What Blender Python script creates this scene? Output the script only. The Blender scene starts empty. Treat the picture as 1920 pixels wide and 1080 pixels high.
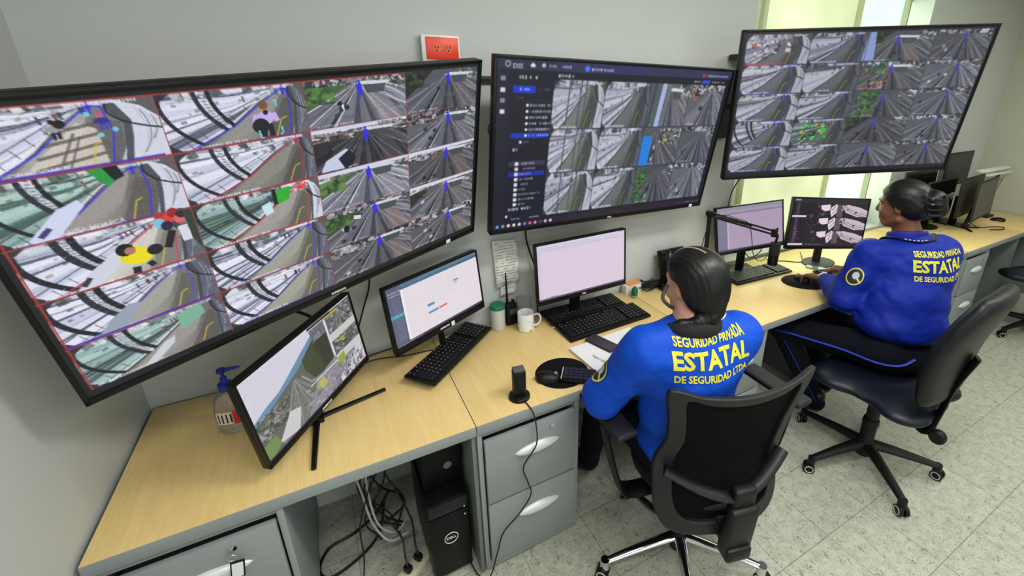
import bpy, bmesh, math, random
import numpy as np
from mathutils import Vector, Matrix
from mathutils.bvhtree import BVHTree
import openvdb

# ------------------------------------------------------------------ camera, world, lights, exposure
SC = bpy.context.scene
COL = SC.collection
CAM_R = np.array([[0.8734749544681617, -0.4867979187726972, 0.008324073246527492],
                  [-0.15535758336720018, -0.2948842738577124, -0.9428187982437096],
                  [0.46141686705967405, 0.8222353989642992, -0.33320177592995104]])
CAM_C = np.array([0.67914641, -1.91813862, 1.87596935])
CF, CX, CY = 827.2353937814142, 1063.535261234538, 461.87326787426497
cam = bpy.data.cameras.new('camera')
camo = bpy.data.objects.new('camera', cam)
COL.objects.link(camo)
M = Matrix.Identity(4)
for i in range(3):
    M[i][0] = CAM_R[0][i]; M[i][1] = -CAM_R[1][i]; M[i][2] = -CAM_R[2][i]; M[i][3] = CAM_C[i]
camo.matrix_world = M
cam.sensor_width = 36.0
cam.lens = CF / 1920 * 36
cam.shift_x = (960 - CX) / 1920
cam.shift_y = (CY - 540) / 1920
cam.clip_start = 0.02
SC.camera = camo
SC.view_settings.view_transform = 'Standard'
SC.view_settings.look = 'None'
SC.view_settings.gamma = 1
SC.view_settings.use_curve_mapping = False
SC.view_settings.exposure = 0.0
EXPO = 1.0

world = bpy.data.worlds.new('world')
SC.world = world
world.use_nodes = True
bg = world.node_tree.nodes['Background']
bg.inputs[0].default_value = (0.80, 0.95, 0.85, 1)
bg.inputs[1].default_value = 1.0

CEIL = 2.75
X1 = 6.64          # right wall
YF = -4.6          # wall behind the camera
def area_light(name, loc, sx, sy, power, color, rot=(0, 0, 0)):
    l = bpy.data.lights.new(name, 'AREA'); l.shape = 'RECTANGLE'; l.size = sx; l.size_y = sy
    l.energy = power; l.color = color
    o = bpy.data.objects.new(name, l); COL.objects.link(o); o.location = loc; o.rotation_euler = rot
    return o
LAMPS = [(0.8, -2.1), (2.1, -1.55), (2.2, -3.4), (4.1, -1.55), (4.2, -3.4), (5.7, -1.9)]
for i, (lx, ly) in enumerate(LAMPS):
    area_light('lamp_light', (lx, ly, CEIL - 0.035), 1.15, 0.28, (22, 34, 11, 16, 12, 13)[i], (1.0, 0.985, 0.95))
area_light('window_light', (4.05, 0.17, 1.75), 1.9, 1.6, 26, (0.88, 1.0, 0.70), (math.radians(-90), 0, 0))

area_light('rear_fill_light', (1.6, YF + 0.12, 1.7), 2.6, 1.3, 14, (0.96, 0.99, 1.0), (math.radians(90), 0, 0))  # added soft fill from behind the camera; its window is made up

# ------------------------------------------------------------------ helpers
def S(c):
    return c / 12.92 if c <= 0.04045 else ((c + 0.055) / 1.055) ** 2.4
def rgb(r, g, b):
    return (S(r / 255), S(g / 255), S(b / 255), 1)
MATS = {}
def mat(name, col, rough=0.5, metal=0.0, spec=0.5, emit=None, estr=1.0, trans=0.0, ior=1.45, alpha=1.0,
        noise=0.0, nscale=20.0, bump=0.0, bscale=200.0, bdist=0.004, sub=0.0, coat=0.0, stretch=None):
    if name in MATS: return MATS[name]
    m = bpy.data.materials.new(name); m.use_nodes = True
    nt = m.node_tree; b = nt.nodes['Principled BSDF']
    b.inputs['Base Color'].default_value = col
    b.inputs['Roughness'].default_value = rough
    b.inputs['Metallic'].default_value = metal
    b.inputs['Specular IOR Level'].default_value = spec
    b.inputs['IOR'].default_value = ior
    b.inputs['Transmission Weight'].default_value = trans
    b.inputs['Alpha'].default_value = alpha
    b.inputs['Coat Weight'].default_value = coat
    if sub:
        b.inputs['Subsurface Weight'].default_value = sub
        b.inputs['Subsurface Radius'].default_value = (0.02, 0.008, 0.004)
    if emit:
        b.inputs['Emission Color'].default_value = emit
        b.inputs['Emission Strength'].default_value = estr
    tc = nt.nodes.new('ShaderNodeTexCoord')
    src = tc.outputs['Object']
    if stretch:
        mp = nt.nodes.new('ShaderNodeMapping'); mp.inputs['Scale'].default_value = stretch
        nt.links.new(src, mp.inputs['Vector']); src = mp.outputs['Vector']
    if noise > 0:
        n = nt.nodes.new('ShaderNodeTexNoise'); n.inputs['Scale'].default_value = nscale; n.inputs['Detail'].default_value = 6
        nt.links.new(src, n.inputs['Vector'])
        r = nt.nodes.new('ShaderNodeValToRGB')
        r.color_ramp.elements[0].position = 0.3; r.color_ramp.elements[1].position = 0.7
        r.color_ramp.elements[0].color = tuple(c * (1 - noise) for c in col[:3]) + (1,)
        r.color_ramp.elements[1].color = tuple(min(1, c * (1 + noise)) for c in col[:3]) + (1,)
        nt.links.new(n.outputs['Fac'], r.inputs['Fac']); nt.links.new(r.outputs['Color'], b.inputs['Base Color'])
    if bump > 0:
        n2 = nt.nodes.new('ShaderNodeTexNoise'); n2.inputs['Scale'].default_value = bscale; n2.inputs['Detail'].default_value = 4
        nt.links.new(src, n2.inputs['Vector'])
        bp = nt.nodes.new('ShaderNodeBump'); bp.inputs['Strength'].default_value = bump; bp.inputs['Distance'].default_value = bdist
        nt.links.new(n2.outputs['Fac'], bp.inputs['Height']); nt.links.new(bp.outputs['Normal'], b.inputs['Normal'])
    MATS[name] = m
    return m

class MB:
    """collects shapes into one mesh"""
    def __init__(s): s.bm = bmesh.new()
    def face(s, vs, f):
        v = [s.bm.verts.new(p) for p in vs]
        for q in f:
            try: s.bm.faces.new([v[i] for i in q])
            except ValueError: pass
        return v
    def box(s, c, d, r=None, bev=0.0, seg=2):
        x, y, z = (k / 2 for k in d)
        t = bmesh.new()
        bmesh.ops.create_cube(t, size=1)
        for v in t.verts: v.co = Vector((v.co.x * d[0], v.co.y * d[1], v.co.z * d[2]))
        if bev > 0:
            bmesh.ops.bevel(t, geom=t.edges[:], offset=min(bev, min(d) * 0.49), segments=seg, affect='EDGES', profile=0.5)
        Mx = Matrix.Translation(Vector(c))
        if r is not None:
            R = r if isinstance(r, Matrix) else (Matrix.Rotation(r[2], 4, 'Z') @ Matrix.Rotation(r[1], 4, 'Y') @ Matrix.Rotation(r[0], 4, 'X'))
            Mx = Mx @ R.to_4x4()
        t.transform(Mx); s.merge(t); return s
    def merge(s, t):
        me = bpy.data.meshes.new('tmp'); t.to_mesh(me); s.bm.from_mesh(me); bpy.data.meshes.remove(me); t.free()
    def cyl(s, a, b, r1, r2=None, n=20, cap=True):
        r2 = r1 if r2 is None else r2
        a, b = Vector(a), Vector(b); d = (b - a)
        q = d.to_track_quat('Z', 'Y').to_matrix()
        v1 = []; v2 = []
        for i in range(n):
            t = 2 * math.pi * i / n; u = q @ Vector((math.cos(t), math.sin(t), 0))
            v1.append(s.bm.verts.new(a + u * r1)); v2.append(s.bm.verts.new(b + u * r2))
        for i in range(n):
            j = (i + 1) % n; s.bm.faces.new((v1[i], v1[j], v2[j], v2[i]))
        if cap:
            s.bm.faces.new(v1[::-1]); s.bm.faces.new(v2)
        return s
    def tube(s, pts, r, n=8, smooth=3, closed=False, rx=None):
        P = [Vector(p) for p in pts]
        if smooth and len(P) > 2: P = catmull(P, smooth, closed)
        rings = []; m = len(P); up = Vector((0, 0, 1))
        prev = None
        for i, c in enumerate(P):
            if closed: t = P[(i + 1) % m] - P[i - 1]
            else: t = P[min(i + 1, m - 1)] - P[max(i - 1, 0)]
            t.normalize()
            if prev is None:
                a = t.cross(up)
                if a.length < 1e-3: a = t.cross(Vector((1, 0, 0)))
            else:
                a = prev - t * prev.dot(t)
            a.normalize(); b = t.cross(a); prev = a
            rr = r[min(i, len(r) - 1)] if isinstance(r, (list, tuple)) else r
            rb = rr if rx is None else rx
            rings.append([s.bm.verts.new(c + a * rr * math.cos(2 * math.pi * k / n) + b * rb * math.sin(2 * math.pi * k / n)) for k in range(n)])
        for i in range(m if closed else m - 1):
            A, B = rings[i], rings[(i + 1) % m]
            for k in range(n):
                l = (k + 1) % n; s.bm.faces.new((A[k], A[l], B[l], B[k]))
        if not closed:
            s.bm.faces.new(rings[0][::-1]); s.bm.faces.new(rings[-1])
        return s
    def lathe(s, prof, c=(0, 0, 0), n=32, sx=1, sy=1):
        rings = []
        for r, z in prof:
            if r < 1e-6: rings.append([s.bm.verts.new((c[0], c[1], c[2] + z))])
            else: rings.append([s.bm.verts.new((c[0] + r * sx * math.cos(2 * math.pi * k / n), c[1] + r * sy * math.sin(2 * math.pi * k / n), c[2] + z)) for k in range(n)])
        for A, B in zip(rings, rings[1:]):
            for k in range(n):
                l = (k + 1) % n
                if len(A) == 1 and len(B) == 1: continue
                if len(A) == 1: s.bm.faces.new((A[0], B[l], B[k]))
                elif len(B) == 1: s.bm.faces.new((A[k], A[l], B[0]))
                else: s.bm.faces.new((A[k], A[l], B[l], B[k]))
        return s
    def prism(s, poly, z0, z1, bev=0.0):
        t = bmesh.new()
        a = [t.verts.new((x, y, z0)) for x, y in poly]; b = [t.verts.new((x, y, z1)) for x, y in poly]
        n = len(poly)
        t.faces.new(a[::-1]); t.faces.new(b)
        for i in range(n):
            j = (i + 1) % n; t.faces.new((a[i], a[j], b[j], b[i]))
        if bev > 0:
            bmesh.ops.bevel(t, geom=[e for e in t.edges if abs(e.verts[0].co.z - e.verts[1].co.z) < 1e-6], offset=bev, segments=2, affect='EDGES')
        s.merge(t); return s
    def loft(s, rings, cap=True, closed=True):
        R = [[s.bm.verts.new(p) for p in r] for r in rings]; n = len(R[0])
        for A, B in zip(R, R[1:]):
            for k in range(n if closed else n - 1):
                l = (k + 1) % n; s.bm.faces.new((A[k], A[l], B[l], B[k]))
        if cap:
            s.bm.faces.new(R[0][::-1]); s.bm.faces.new(R[-1])
        return s
    def xf(s, Mx):
        s.bm.transform(Mx); return s
    def build(s, name, m, parent=None, smooth=True, world=None):
        bmesh.ops.recalc_face_normals(s.bm, faces=s.bm.faces[:])
        me = bpy.data.meshes.new(name); s.bm.to_mesh(me); s.bm.free()
        if isinstance(m, (list, tuple)):
            for k in m: me.materials.append(k)
        else: me.materials.append(m)
        o = bpy.data.objects.new(name, me); COL.objects.link(o)
        if parent: o.parent = parent
        if world is not None: o.matrix_world = world
        if smooth: shade(me)
        return o
def shade(me, ang=0.7):
    me.polygons.foreach_set('use_smooth', [True] * len(me.polygons))
    try: me.set_sharp_from_angle(angle=ang)
    except Exception: pass
def catmull(P, k, closed=False):
    out = []; n = len(P)
    for i in range(n if closed else n - 1):
        p0 = P[i - 1] if (closed or i > 0) else P[0] * 2 - P[1]
        p1 = P[i]; p2 = P[(i + 1) % n]
        p3 = P[(i + 2) % n] if (closed or i + 2 < n) else P[-1] * 2 - P[-2]
        for j in range(k):
            t = j / k
            out.append(0.5 * ((2 * p1) + (p2 - p0) * t + (2 * p0 - 5 * p1 + 4 * p2 - p3) * t * t + (3 * p1 - p0 - 3 * p2 + p3) * t ** 3))
    if not closed: out.append(P[-1])
    return out
def tag(o, label=None, cat=None, group=None, kind=None):
    if label: o['label'] = label
    if cat: o['category'] = cat
    if group: o['group'] = group
    if kind: o['kind'] = kind
    return o
def thing(name, label, cat, loc=(0, 0, 0), rz=0.0, group=None, matrix=None):
    o = bpy.data.objects.new(name, None); COL.objects.link(o); o.empty_display_size = 0.05
    if matrix is not None: o.matrix_world = matrix
    else: o.location = loc; o.rotation_euler = (0, 0, rz)
    return tag(o, label, cat, group)
def struct(name, mb, m, label=None, smooth=False):
    o = mb.build(name, m, None, smooth); return tag(o, label, None, None, 'structure')
def lab(o, l): o['label'] = l; return o
def text_mesh(txt, size, bold=0.0, extrude=0.0, align='CENTER', shear=0.0, spacing=1.0, res=3):
    cu = bpy.data.curves.new('t', 'FONT'); cu.body = txt; cu.size = size; cu.align_x = align; cu.align_y = 'CENTER'
    cu.offset = bold; cu.extrude = extrude; cu.shear = shear; cu.space_character = spacing; cu.resolution_u = res
    ob = bpy.data.objects.new('t', cu); COL.objects.link(ob)
    dg = bpy.context.evaluated_depsgraph_get(); me = bpy.data.meshes.new_from_object(ob.evaluated_get(dg))
    bpy.data.objects.remove(ob); bpy.data.curves.remove(cu)
    return me
def text_obj(name, txt, size, m, parent, Mx, **k):
    me = text_mesh(txt, size, **k); me.transform(Mx); me.materials.clear(); me.materials.append(m)
    o = bpy.data.objects.new(name, me); COL.objects.link(o); o.parent = parent
    return o
def frame(x, y, z):  # 4x4 with axes as columns
    Mx = Matrix.Identity(4)
    for i in range(3): Mx[i][0] = x[i]; Mx[i][1] = y[i]; Mx[i][2] = z[i]
    return Mx
def pose(c, R):
    Mx = Matrix.Identity(4)
    for i in range(3):
        for j in range(3): Mx[i][j] = R[i][j]
        Mx[i][3] = c[i]
    return Mx

# ------------------------------------------------------------------ smooth blended solids (signed distance fields)
class SDF:
    def __init__(s, lo, hi, h):
        s.lo = np.array(lo, float); s.h = h
        s.n = np.ceil((np.array(hi) - s.lo) / h).astype(int) + 1
        s.f = np.full(tuple(s.n), 1.0, np.float32)
    def _blk(s, lo, hi):
        a = np.maximum(0, np.floor((np.array(lo) - s.lo) / s.h).astype(int)); b = np.minimum(s.n, np.ceil((np.array(hi) - s.lo) / s.h).astype(int) + 1)
        if (b <= a).any(): return None
        g = [s.lo[i] + s.h * np.arange(a[i], b[i], dtype=np.float32) for i in range(3)]
        X = np.stack(np.meshgrid(*g, indexing='ij'), -1)
        return (slice(a[0], b[0]), slice(a[1], b[1]), slice(a[2], b[2])), X
    def _add(s, sl, d, k, op):
        f = s.f[sl]
        if op == 'u':
            if k > 0:
                hh = np.clip(0.5 + 0.5 * (f - d) / k, 0, 1); r = f * (1 - hh) + d * hh - k * hh * (1 - hh)
            else: r = np.minimum(f, d)
        else:
            d = -d
            if k > 0:
                hh = np.clip(0.5 - 0.5 * (f - d) / k, 0, 1); r = f * (1 - hh) + d * hh + k * hh * (1 - hh)
            else: r = np.maximum(f, d)
        s.f[sl] = r
    def cap(s, a, b, r1, r2=None, k=0.02, op='u', flat=None):
        """tapered capsule; flat=(axis, factor) squashes the cross section along an axis"""
        r2 = r1 if r2 is None else r2
        a = np.array(a, float); b = np.array(b, float); m = max(r1, r2) * (1 if flat is None else max(1, 1 / flat[1])) + k + 4 * s.h
        q = s._blk(np.minimum(a, b) - m, np.maximum(a, b) + m)
        if q is None: return s
        sl, X = q; ba = b - a; L = max(ba @ ba, 1e-12)
        t = np.clip(((X - a) @ ba) / L, 0, 1)
        v = X - a - t[..., None] * ba
        if flat is not None:
            ax = np.array(flat[0], float); ax /= np.linalg.norm(ax); c = v @ ax; v = v + (c * (1 / flat[1] - 1))[..., None] * ax
            d = np.linalg.norm(v, axis=-1) - (r1 + (r2 - r1) * t)
            d = d * min(1, flat[1] * 1.2)
        else: d = np.linalg.norm(v, axis=-1) - (r1 + (r2 - r1) * t)
        s._add(sl, d.astype(np.float32), k, op); return s
    def ell(s, c, r, R=None, k=0.02, op='u'):
        c = np.array(c, float); r = np.array(r, float); m = r.max() + k + 4 * s.h
        q = s._blk(c - m, c + m)
        if q is None: return s
        sl, X = q; v = X - c
        if R is not None: v = v @ np.array(R)
        n1 = np.linalg.norm(v / r, axis=-1); n2 = np.linalg.norm(v / (r * r), axis=-1)
        d = n1 * (n1 - 1) / np.maximum(n2, 1e-6)
        s._add(sl, d.astype(np.float32), k, op); return s
    def half(s, p, n, k=0.0):
        """cuts everything on the side the normal points to"""
        n = np.array(n, float); n /= np.linalg.norm(n)
        g = [s.lo[i] + s.h * np.arange(s.n[i], dtype=np.float32) for i in range(3)]
        d = (g[0][:, None, None] - p[0]) * n[0] + (g[1][None, :, None] - p[1]) * n[1] + (g[2][None, None, :] - p[2]) * n[2]
        s._add((slice(None),) * 3, -d.astype(np.float32), k, 'd'); return s
    def disp(s, fn):
        g = [s.lo[i] + s.h * np.arange(s.n[i], dtype=np.float32) for i in range(3)]
        X, Y, Z = np.meshgrid(*g, indexing='ij'); near = np.abs(s.f) < 0.05
        d = np.zeros_like(s.f); d[near] = fn(X[near], Y[near], Z[near]); s.f += d; return s
    def build(s, name, m, parent=None, iso=0.0, smooth=2):
        b = 3 * s.h
        f = s.f.copy(); f[0] = f[-1] = b; f[:, 0] = f[:, -1] = b; f[:, :, 0] = f[:, :, -1] = b
        g = openvdb.FloatGrid(b); g.copyFromArray(np.clip(f, -b, b).astype(np.float32))
        pts, quads = g.convertToQuads(isovalue=iso)
        P = pts.astype(np.float64) * s.h + s.lo
        me = bpy.data.meshes.new(name); me.from_pydata(P.tolist(), [], quads[:, ::-1].tolist())
        me.materials.append(m); me.update()
        bm = bmesh.new(); bm.from_mesh(me)
        for _ in range(smooth): bmesh.ops.smooth_vert(bm, verts=bm.verts, factor=0.5, use_axis_x=True, use_axis_y=True, use_axis_z=True)
        bmesh.ops.recalc_face_normals(bm, faces=bm.faces[:])
        bm.to_mesh(me); bm.free()
        me.polygons.foreach_set('use_smooth', [True] * len(me.polygons))
        o = bpy.data.objects.new(name, me); COL.objects.link(o)
        if parent: o.parent = parent
        return o
def rotm(ax, deg):
    return np.array(Matrix.Rotation(math.radians(deg), 3, ax))
# ------------------------------------------------------------------ the room
def wall_mat(name, col, rough=0.6):
    m = mat(name, col, rough, noise=0.03, nscale=1.5, bump=0.08, bscale=60)
    return m
wm = wall_mat('wall_paint', rgb(188, 192, 190))
wm2 = wall_mat('wall_paint_right', rgb(184, 186, 170))
floor_m = bpy.data.materials.new('vinyl_tile'); floor_m.use_nodes = True
nt = floor_m.node_tree; b = nt.nodes['Principled BSDF']; b.inputs['Roughness'].default_value = 0.35
tc = nt.nodes.new('ShaderNodeTexCoord')
mp = nt.nodes.new('ShaderNodeMapping'); mp.inputs['Location'].default_value = (-1.49, 1.55, 0)
nt.links.new(tc.outputs['Object'], mp.inputs['Vector'])
br = nt.nodes.new('ShaderNodeTexBrick'); br.offset = 0; br.inputs['Scale'].default_value = 1
br.inputs['Brick Width'].default_value = 0.308; br.inputs['Row Height'].default_value = 0.308
br.inputs['Mortar Size'].default_value = 0.0016; br.inputs['Mortar Smooth'].default_value = 0.3
br.inputs['Color1'].default_value = rgb(184, 185, 172); br.inputs['Color2'].default_value = rgb(179, 181, 167)
br.inputs['Mortar'].default_value = rgb(120, 120, 104)
nt.links.new(mp.outputs['Vector'], br.inputs['Vector'])
n1 = nt.nodes.new('ShaderNodeTexNoise'); n1.inputs['Scale'].default_value = 85; n1.inputs['Detail'].default_value = 8; n1.inputs['Roughness'].default_value = 0.75
nt.links.new(tc.outputs['Object'], n1.inputs['Vector'])
r1 = nt.nodes.new('ShaderNodeValToRGB'); r1.color_ramp.elements[0].position = 0.38; r1.color_ramp.elements[1].position = 0.50
r1.color_ramp.elements[0].color = (0.66, 0.67, 0.60, 1); r1.color_ramp.elements[1].color = (1, 1, 1, 1)
nt.links.new(n1.outputs['Fac'], r1.inputs['Fac'])
n3 = nt.nodes.new('ShaderNodeTexNoise'); n3.inputs['Scale'].default_value = 24; n3.inputs['Detail'].default_value = 3
nt.links.new(tc.outputs['Object'], n3.inputs['Vector'])
r3 = nt.nodes.new('ShaderNodeValToRGB'); r3.color_ramp.elements[0].position = 0.30; r3.color_ramp.elements[1].position = 0.62
r3.color_ramp.elements[0].color = (0.78, 0.79, 0.74, 1); r3.color_ramp.elements[1].color = (1, 1, 1, 1)
nt.links.new(n3.outputs['Fac'], r3.inputs['Fac'])
vo = nt.nodes.new('ShaderNodeTexVoronoi'); vo.inputs['Scale'].default_value = 130; vo.inputs['Randomness'].default_value = 1
nt.links.new(tc.outputs['Object'], vo.inputs['Vector'])
n2 = nt.nodes.new('ShaderNodeTexNoise'); n2.inputs['Scale'].default_value = 30
nt.links.new(tc.outputs['Object'], n2.inputs['Vector'])
mt = nt.nodes.new('ShaderNodeMath'); mt.operation = 'MULTIPLY_ADD'; mt.inputs[1].default_value = 1.3; mt.inputs[2].default_value = -0.47
nt.links.new(n2.outputs['Fac'], mt.inputs[0])
lt = nt.nodes.new('ShaderNodeMath'); lt.operation = 'LESS_THAN'
nt.links.new(vo.outputs['Distance'], lt.inputs[0]); nt.links.new(mt.outputs[0], lt.inputs[1])
mx0 = nt.nodes.new('ShaderNodeMixRGB'); mx0.blend_type = 'MULTIPLY'; mx0.inputs['Fac'].default_value = 1
nt.links.new(br.outputs['Color'], mx0.inputs['Color1']); nt.links.new(r1.outputs['Color'], mx0.inputs['Color2'])
mx1 = nt.nodes.new('ShaderNodeMixRGB'); mx1.blend_type = 'MULTIPLY'; mx1.inputs['Fac'].default_value = 1
nt.links.new(mx0.outputs['Color'], mx1.inputs['Color1']); nt.links.new(r3.outputs['Color'], mx1.inputs['Color2'])
mx2 = nt.nodes.new('ShaderNodeMixRGB'); mx2.inputs['Color2'].default_value = rgb(84, 88, 70)
fm = nt.nodes.new('ShaderNodeMath'); fm.operation = 'MULTIPLY'; fm.inputs[1].default_value = 0.75
nt.links.new(lt.outputs[0], fm.inputs[0]); nt.links.new(fm.outputs[0], mx2.inputs['Fac'])
nt.links.new(mx1.outputs['Color'], mx2.inputs['Color1']); nt.links.new(mx2.outputs['Color'], b.inputs['Base Color'])

struct('floor', MB().box((X1 / 2, YF / 2 + 0.2, -0.05), (X1 + 0.4, -YF + 0.8, 0.1)), floor_m, 'speckled beige vinyl tile floor')
struct('ceiling', MB().box((X1 / 2, YF / 2 + 0.2, CEIL + 0.05), (X1 + 0.4, -YF + 0.8, 0.1)), mat('ceiling_paint', rgb(225, 225, 220), 0.8, noise=0.02))
struct('wall_left', MB().box((-0.113, YF / 2 + 0.1, CEIL / 2), (0.2, -YF + 0.6, CEIL)), wm, 'grey painted wall at the left end of the desks')
struct('wall_right', MB().box((X1 + 0.1, YF / 2 + 0.1, CEIL / 2), (0.2, -YF + 0.6, CEIL)), wm2, 'pale wall at the right end of the room')
struct('wall_front', MB().box((X1 / 2, YF - 0.1, CEIL / 2), (X1, 0.2, CEIL)), wm)
WX0, WX1, WZ0 = 2.99, 4.93, 0.77
w = MB()
w.box((WX0 / 2 - 0.1, 0.163, CEIL / 2), (WX0 + 0.2, 0.3, CEIL))
w.box(((WX1 + X1) / 2, 0.163, CEIL / 2), (X1 - WX1, 0.3, CEIL))
w.box(((WX0 + WX1) / 2, 0.163, WZ0 / 2), (WX1 - WX0, 0.3, WZ0))
w.box(((WX0 + WX1) / 2, 0.163, CEIL - 0.04), (WX1 - WX0, 0.3, 0.08))
struct('wall_back', w, wm, 'pale painted wall behind the wall screens')
# window: frame, frosted panes
fr = MB()
for x in (WX0 + 0.02, 3.27, 4.29, WX1 - 0.02):
    fr.box((x, 0.20, (WZ0 + CEIL) / 2 - 0.04), (0.035, 0.05, CEIL - WZ0 - 0.08), bev=0.004)
for z in (WZ0 + 0.02, CEIL - 0.1): fr.box(((WX0 + WX1) / 2, 0.2, z), (WX1 - WX0, 0.045, 0.04), bev=0.004)
win = thing('window_1', None, None); win['kind'] = 'structure'; win['label'] = 'frosted window recess glowing with daylight behind the monitors'
fr.build('window_frame', mat('window_frame_paint', rgb(208, 214, 180), 0.5), win, False)
def pane_mat(name, c1, c2, s):
    m = bpy.data.materials.new(name); m.use_nodes = True; nt = m.node_tree; b = nt.nodes['Principled BSDF']
    b.inputs['Base Color'].default_value = rgb(180, 190, 170); b.inputs['Roughness'].default_value = 0.4
    tc = nt.nodes.new('ShaderNodeTexCoord'); mp = nt.nodes.new('ShaderNodeMapping'); mp.inputs['Scale'].default_value = (1.2, 1, 1.6)
    n = nt.nodes.new('ShaderNodeTexNoise'); n.inputs['Scale'].default_value = 1.3; n.inputs['Detail'].default_value = 2
    r = nt.nodes.new('ShaderNodeValToRGB'); r.color_ramp.elements[0].position = 0.35; r.color_ramp.elements[1].position = 0.65
    r.color_ramp.elements[0].color = c1; r.color_ramp.elements[1].color = c2
    nt.links.new(tc.outputs['Object'], mp.inputs['Vector']); nt.links.new(mp.outputs['Vector'], n.inputs['Vector'])
    nt.links.new(n.outputs['Fac'], r.inputs['Fac']); nt.links.new(r.outputs['Color'], b.inputs['Emission Color'])
    b.inputs['Emission Strength'].default_value = s
    return m
pm1 = pane_mat('frosted_glass_blind', rgb(186, 196, 150), rgb(232, 240, 190), 0.85)
pm0 = pane_mat('frosted_glass_side', rgb(128, 130, 100), rgb(160, 162, 130), 0.55)
pm2 = pane_mat('frosted_glass_bright', rgb(200, 238, 226), rgb(214, 248, 238), 0.95)
MB().box(((WX0 + 0.04 + 3.25) / 2, 0.21, (WZ0 + CEIL) / 2 - 0.04), (3.25 - WX0 - 0.04, 0.012, CEIL - WZ0 - 0.12)).build('pane', pm0, win, False)
MB().box(((3.29 + 4.27) / 2, 0.21, (WZ0 + CEIL) / 2 - 0.04), (0.98, 0.012, CEIL - WZ0 - 0.12)).build('pane', pm1, win, False)
MB().box(((4.31 + WX1 - 0.04) / 2, 0.21, (WZ0 + CEIL) / 2 - 0.04), (WX1 - 4.35, 0.012, CEIL - WZ0 - 0.12)).build('pane', pm2, win, False)
fill_win = thing('added_fill_window', None, None); fill_win['kind'] = 'structure'; fill_win['label'] = 'added glowing window for soft fill light, opposite the screens'  # made-up unseen window, put in to brighten the walls
f2 = MB()
for x in (0.28, 1.6, 2.92): f2.box((x, YF + 0.02, 1.7), (0.05, 0.04, 1.4))
for z in (1.03, 2.37): f2.box((1.6, YF + 0.02, z), (2.7, 0.04, 0.06))
f2.build('window_frame', mat('window_frame_paint', rgb(208, 214, 180), 0.5), fill_win, False)
MB().box((1.6, YF + 0.01, 1.7), (2.6, 0.012, 1.3)).build('pane', mat('fill_glow_pane', rgb(200, 205, 205), 0.3, emit=(0.95, 0.98, 1, 1), estr=1.2), fill_win, False)  # glowing pane of the added window, serves as fill
# grey trim strip where the desk end meets the left wall
for i, (lx, ly) in enumerate(LAMPS):
    t = thing('ceiling_light', 'long fluorescent ceiling light panel above the room', 'ceiling light', (lx, ly, CEIL), 0, 'ceiling light panels')
    MB().box((0, 0, -0.012), (1.25, 0.36, 0.024), bev=0.004).build('frame', mat('lamp_frame', rgb(235, 235, 235), 0.4), t, False)
    MB().box((0, 0, -0.026), (1.17, 0.30, 0.006)).build('diffuser', mat('lamp_diffuser', rgb(240, 240, 240), 0.6, emit=(1, 0.98, 0.95, 1), estr=2.0), t, False)

# ------------------------------------------------------------------ desks
DH, DD = 0.75, 0.668
def wood_mat():
    m = bpy.data.materials.new('beech_laminate'); m.use_nodes = True; nt = m.node_tree; b = nt.nodes['Principled BSDF']
    b.inputs['Roughness'].default_value = 0.38
    tc = nt.nodes.new('ShaderNodeTexCoord'); mp = nt.nodes.new('ShaderNodeMapping'); mp.inputs['Scale'].default_value = (38, 2.2, 1)
    n = nt.nodes.new('ShaderNodeTexNoise'); n.inputs['Scale'].default_value = 2.2; n.inputs['Detail'].default_value = 5; n.inputs['Distortion'].default_value = 0.9
    r = nt.nodes.new('ShaderNodeValToRGB'); e = r.color_ramp.elements
    e[0].position = 0.3; e[0].color = rgb(216, 186, 122); e[1].position = 0.7; e[1].color = rgb(226, 198, 136)
    nt.links.new(tc.outputs['Object'], mp.inputs['Vector']); nt.links.new(mp.outputs['Vector'], n.inputs['Vector'])
    nt.links.new(n.outputs['Fac'], r.inputs['Fac']); nt.links.new(r.outputs['Color'], b.inputs['Base Color'])
    return m
wood = wood_mat()
steel = mat('grey_painted_steel', rgb(134, 140, 140), 0.42, noise=0.03, nscale=6, spec=0.4)
steel_d = mat('dark_grey_steel', rgb(104, 110, 108), 0.45, noise=0.03, nscale=6)
silver = mat('satin_silver', rgb(214, 217, 216), 0.38, metal=0.25)
chrome = mat('chrome', rgb(215, 216, 218), 0.12, metal=1.0)
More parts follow.
